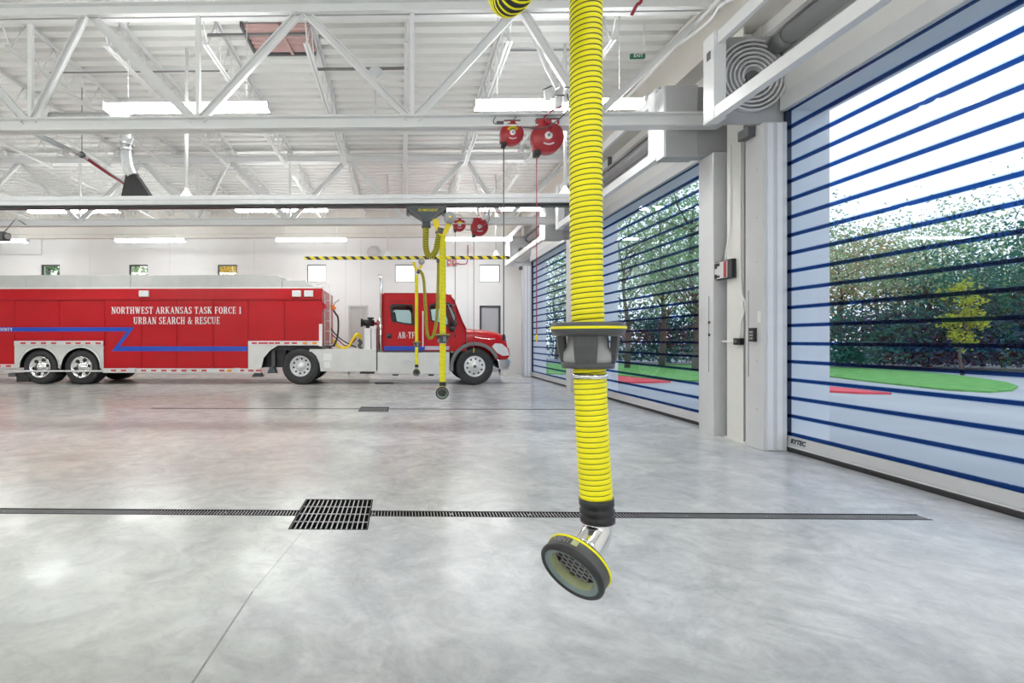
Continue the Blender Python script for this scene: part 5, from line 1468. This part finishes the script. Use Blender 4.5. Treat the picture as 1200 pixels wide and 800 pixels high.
# stripe and door marks
flat([(450, 405.4), (497.5, 405.4), (497.5, 410.6), (450, 410.6)], YT - 0.001, 0.004, 'blue', tk, 'stripe', O, 'blue stripe')
flat([(497.9, 405.4), (527, 405.4), (526, 409.8), (497.9, 409.8)], YT - 0.001, 0.004, 'palestripe', tk, 'stripe', O, 'silver stripe')
px_serif('lettering', 'AR-TF1', 466.2, 489, 388.9, 396.2, YT - 0.002, tk, O)
m = MB(O)
for xx, y0_, y1_ in ((499.2, 347, 411), (453, 353, 411), (541.5, 384, 405)): p, q = T(xx, y0_), T(xx, y1_); m.box(p.x - 0.006, p.x + 0.006, YT - 0.002, YT, q.z, p.z)
p, q = T(453, 352.4), T(499, 353); m.box(p.x, q.x, YT - 0.002, YT, q.z, p.z)
m.build('door_seam', 'black', tk)
m = MB(O).lathe([(0.001, 0.0), (0.075, 0.0), (0.08, -0.008)], T(456, 393.5, YT - 0.02), (0, -1, 0), 18); o = m.build('door_handle', 'black', tk)
m = MB(O).lathe([(0.001, 0.0), (0.06, 0.0), (0.065, -0.008)], T(507, 393.5, YT - 0.02), (0, -1, 0), 18); o = m.build('door_handle', 'black', tk)
for xx, a, b in ((495.6, 367, 404), (500.2, 400, 405)):
    if xx == 495.6: MB(O).tube(spline([T(xx, a), T(xx, a + 0.5, YT - 0.07), T(xx, b - 0.5, YT - 0.07), T(xx, b)], 5), 0.018, 8).build('grab_handle', 'white', tk)
for xx, yy, r_ in ((531.8, 379.5, 0.10), (529.4, 385.2, 0.09), (528.5, 358, 0.05)):
    p = T(xx, yy, YT - 0.22); mm = MB(O).lathe([(0.001, -0.03), (r_, -0.02), (r_, 0.02), (r_ * 0.6, 0.06), (0.001, 0.07)], p, (0.5, 0.85, 0), 16).build('mirror', 'black', tk)
    MB(O).tube([p, T(xx + 6, yy - 1, YT + 0.02)], 0.012, 6).build('mirror_arm', 'chrome', mm)
for Y_ in (YT + 0.15, YT + 0.7, yc, YC2 - 0.7, YC2 - 0.15):
    p = T(527.5, 346.4); MB(O).box(p.x - 0.05, p.x + 0.06, Y_ - 0.05, Y_ + 0.05, p.z - 0.01, p.z + 0.05).build('roof_marker', 'amber', tk, bevel=0.01)
# seats and wheel inside
for xx in (470, 512):
    for Y_ in (YT + 0.5, YC2 - 0.55):
        p = T(xx, 392); m = MB(O).box(p.x - 0.25, p.x + 0.25, Y_ - 0.25, Y_ + 0.25, T(0, 410).z, p.z); m.prism([(p.x - 0.32, Y_ - 0.24, T(0, 366).z), (p.x - 0.18, Y_ - 0.24, T(0, 365).z), (p.x - 0.08, Y_ - 0.24, p.z), (p.x - 0.25, Y_ - 0.24, p.z)], (0, 0.48, 0)); m.build('seat', 'cloth', tk, bevel=0.03)
m = MB(O); p = T(532, 384, YT + 0.55); pts = [(p + Vector((-0.09 * math.sin(a), 0.22 * math.cos(a), 0.2 * math.sin(a)))) for a in [2 * PI * k / 20 for k in range(21)]]; m.tube(pts, 0.015, 8); m.tube([p, p + Vector((0.3, 0, -0.4))], 0.02, 8); m.build('steering_wheel', 'black', tk)
# chrome stack, deck gear
m = MB(O).tube([T(446.6, 411, YT + 0.35), T(446.6, 372, YT + 0.35)], 0.075, 16); m.tube([T(446.6, 374, YT + 0.35), T(447, 338, YT + 0.35), T(447.4, 331, YT + 0.35), T(446.4, 326, YT + 0.34), T(444.2, 322.5, YT + 0.3)], 0.05, 14); m.build('exhaust_stack', 'chrome', tk)
m = MB(O).lathe([(0.047, 0.0), (0.04, -0.05)], T(444.0, 322.3, YT + 0.3), (-0.5, -0.1, 0.8), 14); m.build('stack_tip', 'black', tk)
p, q = T(441, 374), T(442.3, 411); MB(O).box(p.x, q.x, YT + 0.3, YC2 - 0.3, q.z, p.z).build('headboard', 'reelred', tk)
for a, b, c_ in ((426.2, 434, 384.2), (434.8, 440.6, 383.4)):
    p, q = T(a, c_), T(b, 410); MB(O).box(p.x, q.x, YT + 0.2, YT + 1.2, q.z, p.z).build('deck_locker', 'white', tk, bevel=0.012)
m = MB(O); p = T(431, 378.3, YT + 0.6)
m.tube([T(424.5, 378, YT + 0.6), T(438.5, 378.5, YT + 0.6)], 0.10, 14); m.tube([T(423, 378, YT + 0.6), T(425, 378, YT + 0.6)], 0.135, 14); m.tube([T(434, 376, YT + 0.6), T(434, 373, YT + 0.6)], 0.06, 12); m.tube([T(430.5, 372.8, YT + 0.6), T(438, 372.8, YT + 0.6)], 0.03, 8); m.tube([T(431, 380, YT + 0.6), T(431, 385, YT + 0.6)], 0.06, 10)
m.build('deck_valve', 'black', tk)
m = MB(O); m.tube([T(438, 378.5, YT + 0.6), T(443, 379.5, YT + 0.6)], 0.05, 10); m.build('valve_pipe', 'reelred', tk)
def cable(pts, r, m_, name='cable', n=7): return MB(O).tube(spline([T(a, b, YT + c) for a, b, c in pts], n), r, 8).build(name, m_, tk)
cable([(391, 398, .5), (394, 404, .4), (402, 408, .3), (409, 405, .3), (413, 398, .3), (417, 392, .35), (420.5, 391, .4), (423, 394, .45), (421.5, 398, .5)], 0.035, 'yelpaint', 'air_hose')
cable([(393, 400, .6), (397, 405.5, .5), (404, 407, .45), (411, 402, .45), (416, 395, .5), (420, 393.5, .5), (424, 397, .5)], 0.03, 'yelpaint', 'air_hose')
cable([(389, 392, .4), (396, 398, .4), (405, 405, .35), (412, 402, .4), (418, 396, .4)], 0.018, 'pipered', 'air_hose')
cable([(389.5, 361, .3), (393, 367, .3), (396, 372, .3), (396.5, 385, .3), (395, 396, .3), (391, 406, .3)], 0.028, 'black', 'power_cable')
cable([(386, 382, .4), (391, 389, .35), (399, 397, .3), (409, 403, .3), (418, 407, .3)], 0.02, 'black', 'power_cable')
cable([(391, 404, .5), (386, 408, .4), (390, 409, .35)], 0.02, 'black', 'power_cable')
cable([(420, 398, .3), (423, 401, .3), (421, 405, .3), (424, 409, .3)], 0.05, 'slate', 'air_coil')
MB(O).lathe([(0.001, -0.09), (0.06, -0.08), (0.06, 0.05), (0.03, 0.10)], T(390.5, 360, YT + 0.3), (-0.6, 0, 0.8), 12).build('cable_plug', 'orange', tk)
cable([(391, 358, .3), (393, 354, .3), (396, 352.5, .3), (397, 350.5, .3)], 0.014, 'bargrey', 'hose_hook')

# ================================================================== OUTSIDE
def gp(x, y):
    return pz(x, y, 0.0)
struct(MB().box(5.29, 140, -60, 140, -0.12, -0.03).build('ground', 'concrete'), 'pale concrete apron outside the roller doors')
struct(MB().box(-70, 5.29, 20.5, 140, -0.12, -0.03).build('ground_1', 'grass'), 'ground behind the hall')
def poly_slab(name, pts, z0, z1, m_):
    mb = MB((pts[0][0], pts[0][1], 0)); mb.prism([(a, b, z0) for a, b in pts], (0, 0, z1 - z0)); return mb.build(name, m_)
near = [(640, 437.5), (690, 438.8), (726, 440.2), (786, 445.2), (830, 446.6), (880, 444.5), (930, 441.5), (973, 441), (1010, 445.5), (1050, 450), (1110, 456.5), (1160, 459), (1186, 457), (1193, 452.5)]
far_ = [(1180, 448), (1150, 443.5), (1100, 437.3), (1050, 433.3), (973, 430), (900, 428.5), (820, 427.3), (726, 426.4), (640, 426)]
ring = [gp(a, b) for a, b in near + far_]
o = poly_slab('lawn', [(v.x, v.y) for v in ring], -0.03, 0.02, 'grass'); tag(o, 'green lawn island outside the nearest roller doors', 'lawn', kind='stuff')
for pts_, lab in (([(690, 438.2), (726, 440.8), (760, 444.2), (786, 447.2), (755, 448), (726, 448.2), (690, 448)], 'red painted curb wedge seen through the middle door'),
                  ([(950, 451.5), (973, 453.4), (1010, 457), (1045, 461), (1005, 460.3), (973, 458.6), (950, 457)], 'red painted curb wedge seen through the nearest door')):
    v = [gp(a, b) for a, b in pts_]
    o = poly_slab('red_curb', [(q.x, q.y) for q in v], -0.03, 0.025, 'curbred'); tag(o, lab, 'curb')
rd = [gp(620, 424.5), gp(820, 424), gp(973, 424), gp(1230, 430), gp(1290, 425), gp(1260, 419.5), gp(973, 418.5), gp(820, 419), gp(620, 420)]
struct(poly_slab('ground_2', [(q.x, q.y) for q in rd], -0.03, -0.012, 'asphalt'), 'blue grey road beyond the lawn')

def tree(name, label, cat, base, h, crown, leafmat, nleaf, leaf, trunk=True, rnd=0, airy=0.6, tr=None, group=None):
    R = random.Random(rnd)
    bx, by = base
    t = thing(name, label, cat, (bx, by, -0.03), group); O = (bx, by, -0.03)
    rx, rz, zc = crown
    tips = []
    if trunk:
        m = MB(O); r0 = tr or h * 0.018
        top = Vector((bx + R.uniform(-.4, .4), by + R.uniform(-.4, .4), h * 0.8))
        path = spline([(bx, by, -0.03), (bx + R.uniform(-.15, .15), by, h * 0.25), (bx + R.uniform(-.3, .3), by, h * 0.5), top], 5)
        m.tube(path, [r0 * (1 - 0.8 * i / (len(path) - 1)) for i in range(len(path))], 8); m.build('trunk', 'bark', t)
        m = MB(O)
        for k in range(15):
            s = path[R.randint(5, len(path) - 2)]; a = R.uniform(0, 2 * PI); el = R.uniform(0.15, 1.1); L = rx * R.uniform(0.6, 1.0)
            d = Vector((math.cos(a) * math.cos(el), math.sin(a) * math.cos(el), math.sin(el)))
            e = s + d * L
            mid = s + d * L * 0.5 + Vector((R.uniform(-.2, .2), R.uniform(-.2, .2), R.uniform(-.1, .3)))
            m.tube([s, mid, e], [r0 * .32, r0 * .2, r0 * .07], 5); tips += [e, mid]
            for q in range(3):
                e2 = mid + (d + Vector((R.uniform(-.8, .8), R.uniform(-.8, .8), R.uniform(-.2, .8)))) * L * 0.45
                m.tube([mid.lerp(e, q * 0.3), e2], [r0 * .12, r0 * .04], 4); tips.append(e2)
        m.build('branch', 'bark', t)
    nc = max(10, int(nleaf / 45)); cl = []
    for k in range(nc):
        while True:
            v = Vector((R.uniform(-1, 1), R.uniform(-1, 1), R.uniform(-1, 1)))
            if 0.15 < v.length < 1: break
        c = Vector((bx + v.x * rx, by + v.y * rx, zc + v.z * rz))
        if tips and R.random() < 0.5: c = R.choice(tips).copy()
        cl.append(c)
    vs = []; fs = []
    for k in range(nleaf):
        c = R.choice(cl); s_ = airy * (rx * 0.30)
        p = c + Vector((R.gauss(0, s_), R.gauss(0, s_), R.gauss(0, s_ * 0.75)))
        if p.z < 0.15: p.z = R.uniform(0.15, 0.8)
        a = Vector((R.gauss(0, 1), R.gauss(0, 1), R.gauss(0, 1))).normalized(); b = a.cross(Vector((R.gauss(0, 1), R.gauss(0, 1), R.gauss(0, 1)))).normalized()
        l = leaf * R.uniform(0.6, 1.3); w = l * 0.5
        n = len(vs); vs += [p - a * l * .5, p + b * w * .5, p + a * l * .5, p - b * w * .5]; fs.append((n, n + 1, n + 2, n + 3))
    mb = MB(O); mb.add(vs, fs); mb.build('foliage', leafmat, t)
    return t
def tp(x, d):
    u = (x - CX) / F; v = Vector((u * cth - sth, u * sth + cth)).normalized() * d
    return v
def ph(x, y, d):
    "height seen at pixel y for a thing d metres away in the direction of pixel column x"
    v = tp(x, d); dep = -v.x * sth + v.y * cth
    return H0 + (YH - y) / F * dep
# (kind, pixel column, distance, pixel of the top, crown radius, leaf material, leaves, label)
TS = [
 ('tree', 985, 40, 268, 3.0, 'leaforange', 2600, 'autumn tree with russet leaves beyond the lawn, beside the pale door jamb'),
 ('tree', 1030, 44, 256, 4.2, 'leafpale', 3000, 'loose pale green tree with bare branches beyond the lawn'),
 ('tree', 1085, 38, 250, 3.6, 'leafpale', 2000, 'sparse pale tree in the middle of the view through the nearest door'),
 ('tree', 1150, 42, 318, 4.0, 'leafdark', 4200, 'dense dark green tree beyond the tip of the lawn'),
 ('tree', 1215, 36, 312, 4.0, 'leafdark', 3600, 'dark green tree at the edge of the view through the nearest door'),
 ('tree', 1128, 30, 335, 0.7, 'leafyellow', 500, 'slim yellow green sapling standing in front of the dark trees'),
 ('tree', 1190, 48, 225, 4.5, 'leafpale', 900, 'tall almost bare tree rising over the dark green trees'),
 ('tree', 735, 27, 236, 2.6, 'leafpale', 1725, 'pale green tree seen through the middle door near its jamb'),
 ('tree', 775, 30, 212, 3.2, 'leafgreen', 1950, 'airy green tree in the centre of the middle door'),
 ('tree', 815, 26, 190, 3.0, 'leafgreen', 1950, 'tall airy green tree by the near edge of the middle door'),
 ('tree', 850, 36, 220, 4.0, 'leafgreen', 2200, 'green tree hidden partly by the cream column'),
 ('tree', 905, 40, 240, 4.0, 'leafgreen', 2200, 'green tree behind the pale door guide'),
 ('tree', 652, 38, 285, 3.0, 'leafgreen', 2200, 'green tree seen through the far roller door'),
 ('tree', 690, 36, 250, 3.2, 'leafpale', 2000, 'green tree standing behind the large yellow hose'),
]
for i, (k, x, d, yt, r, lm, nl, lab) in enumerate(TS):
    h = ph(x, yt, d); b = tp(x, d)
    rz = max(0.8, h * 0.36)
    tree('tree', lab, 'tree', (b.x, b.y), h, (r, rz, h - rz * 0.95), lm, int(nl * 2.2), 0.19 if d > 32 else 0.16, rnd=i + 3, airy=0.75, group='trees outside the roller doors')
SH = [(985, 34, 352, 2.4, 'leafdark', 1800), (1020, 36, 362, 2.6, 'leafblue', 1500), (1060, 37, 366, 2.6, 'leafdark', 1600), (1100, 37, 362, 2.6, 'leafblue', 1500), (1140, 38, 352, 2.8, 'leafdark', 1800), (1180, 36, 362, 2.6, 'leafblue', 1600), (1225, 36, 352, 2.8, 'leafdark', 1600),
      (735, 33, 356, 2.2, 'leafdark', 1400), (768, 34, 362, 2.2, 'leafblue', 1300), (800, 33, 354, 2.2, 'leafdark', 1400), (830, 34, 360, 2.2, 'leafblue', 1300), (655, 36, 362, 2.2, 'leafdark', 900)]
wsh = ['dark shrub by the jamb of the nearest door', 'blue green shrub below the russet tree', 'dark shrub under the loose pale tree', 'blue green shrub under the sparse tree', 'dark shrub below the yellow green sapling', 'blue green shrub under the dark green tree', 'dark shrub at the outer edge of the nearest door',
       'dark shrub beyond the middle door jamb', 'blue green shrub in the middle door view', 'dark shrub under the airy green tree', 'blue green shrub at the near edge of the middle door', 'dark shrub seen through the far door']
for i, (x, d, yt, r, lm, nl) in enumerate(SH):
    h = ph(x, yt, d); b = tp(x, d)
    tree('shrub', wsh[i], 'shrub', (b.x, b.y), h, (r, h * 0.5, h * 0.48), lm, int(nl * 1.8), 0.21, trunk=False, rnd=60 + i, airy=0.8, group='shrubs beyond the lawn')
for i, (x, lm, lab) in enumerate(((60, 'leafgreen', 'green tree outside the back wall, in the window over the rear wheels'), (163, 'leafpale', 'pale tree outside the back wall, in the window over the trailer middle'), (267, 'leafgold', 'golden tree outside the back wall, in the window over the lettering'))):
    b = tp(x, 33); tree('tree', lab, 'tree', (b.x, b.y), 7.4, (1.7, 2.3, 5.2), lm, 1800, 0.26, rnd=90 + i, airy=0.7, group='trees behind the back wall')


# ================================================================== LIGHT AND OUTPUT
w = bpy.data.worlds.new('sky'); bpy.context.scene.world = w
w.use_nodes = True
bg = w.node_tree.nodes['Background']
bg.inputs[0].default_value = (1.0, 0.965, 0.93, 1)
bg.inputs[1].default_value = 1.7
S = bpy.context.scene
S.view_settings.view_transform = 'Standard'
S.view_settings.look = 'None'
S.view_settings.exposure = 0.0
S.view_settings.gamma = 1.0
S.view_settings.use_curve_mapping = False
S.cycles.use_denoising = True
S.cycles.max_bounces = 10
S.cycles.diffuse_bounces = 5
S.cycles.glossy_bounces = 4
S.cycles.transparent_max_bounces = 24
S.cycles.caustics_reflective = False
S.cycles.caustics_refractive = False
S.cycles.sample_clamp_indirect = 6.0
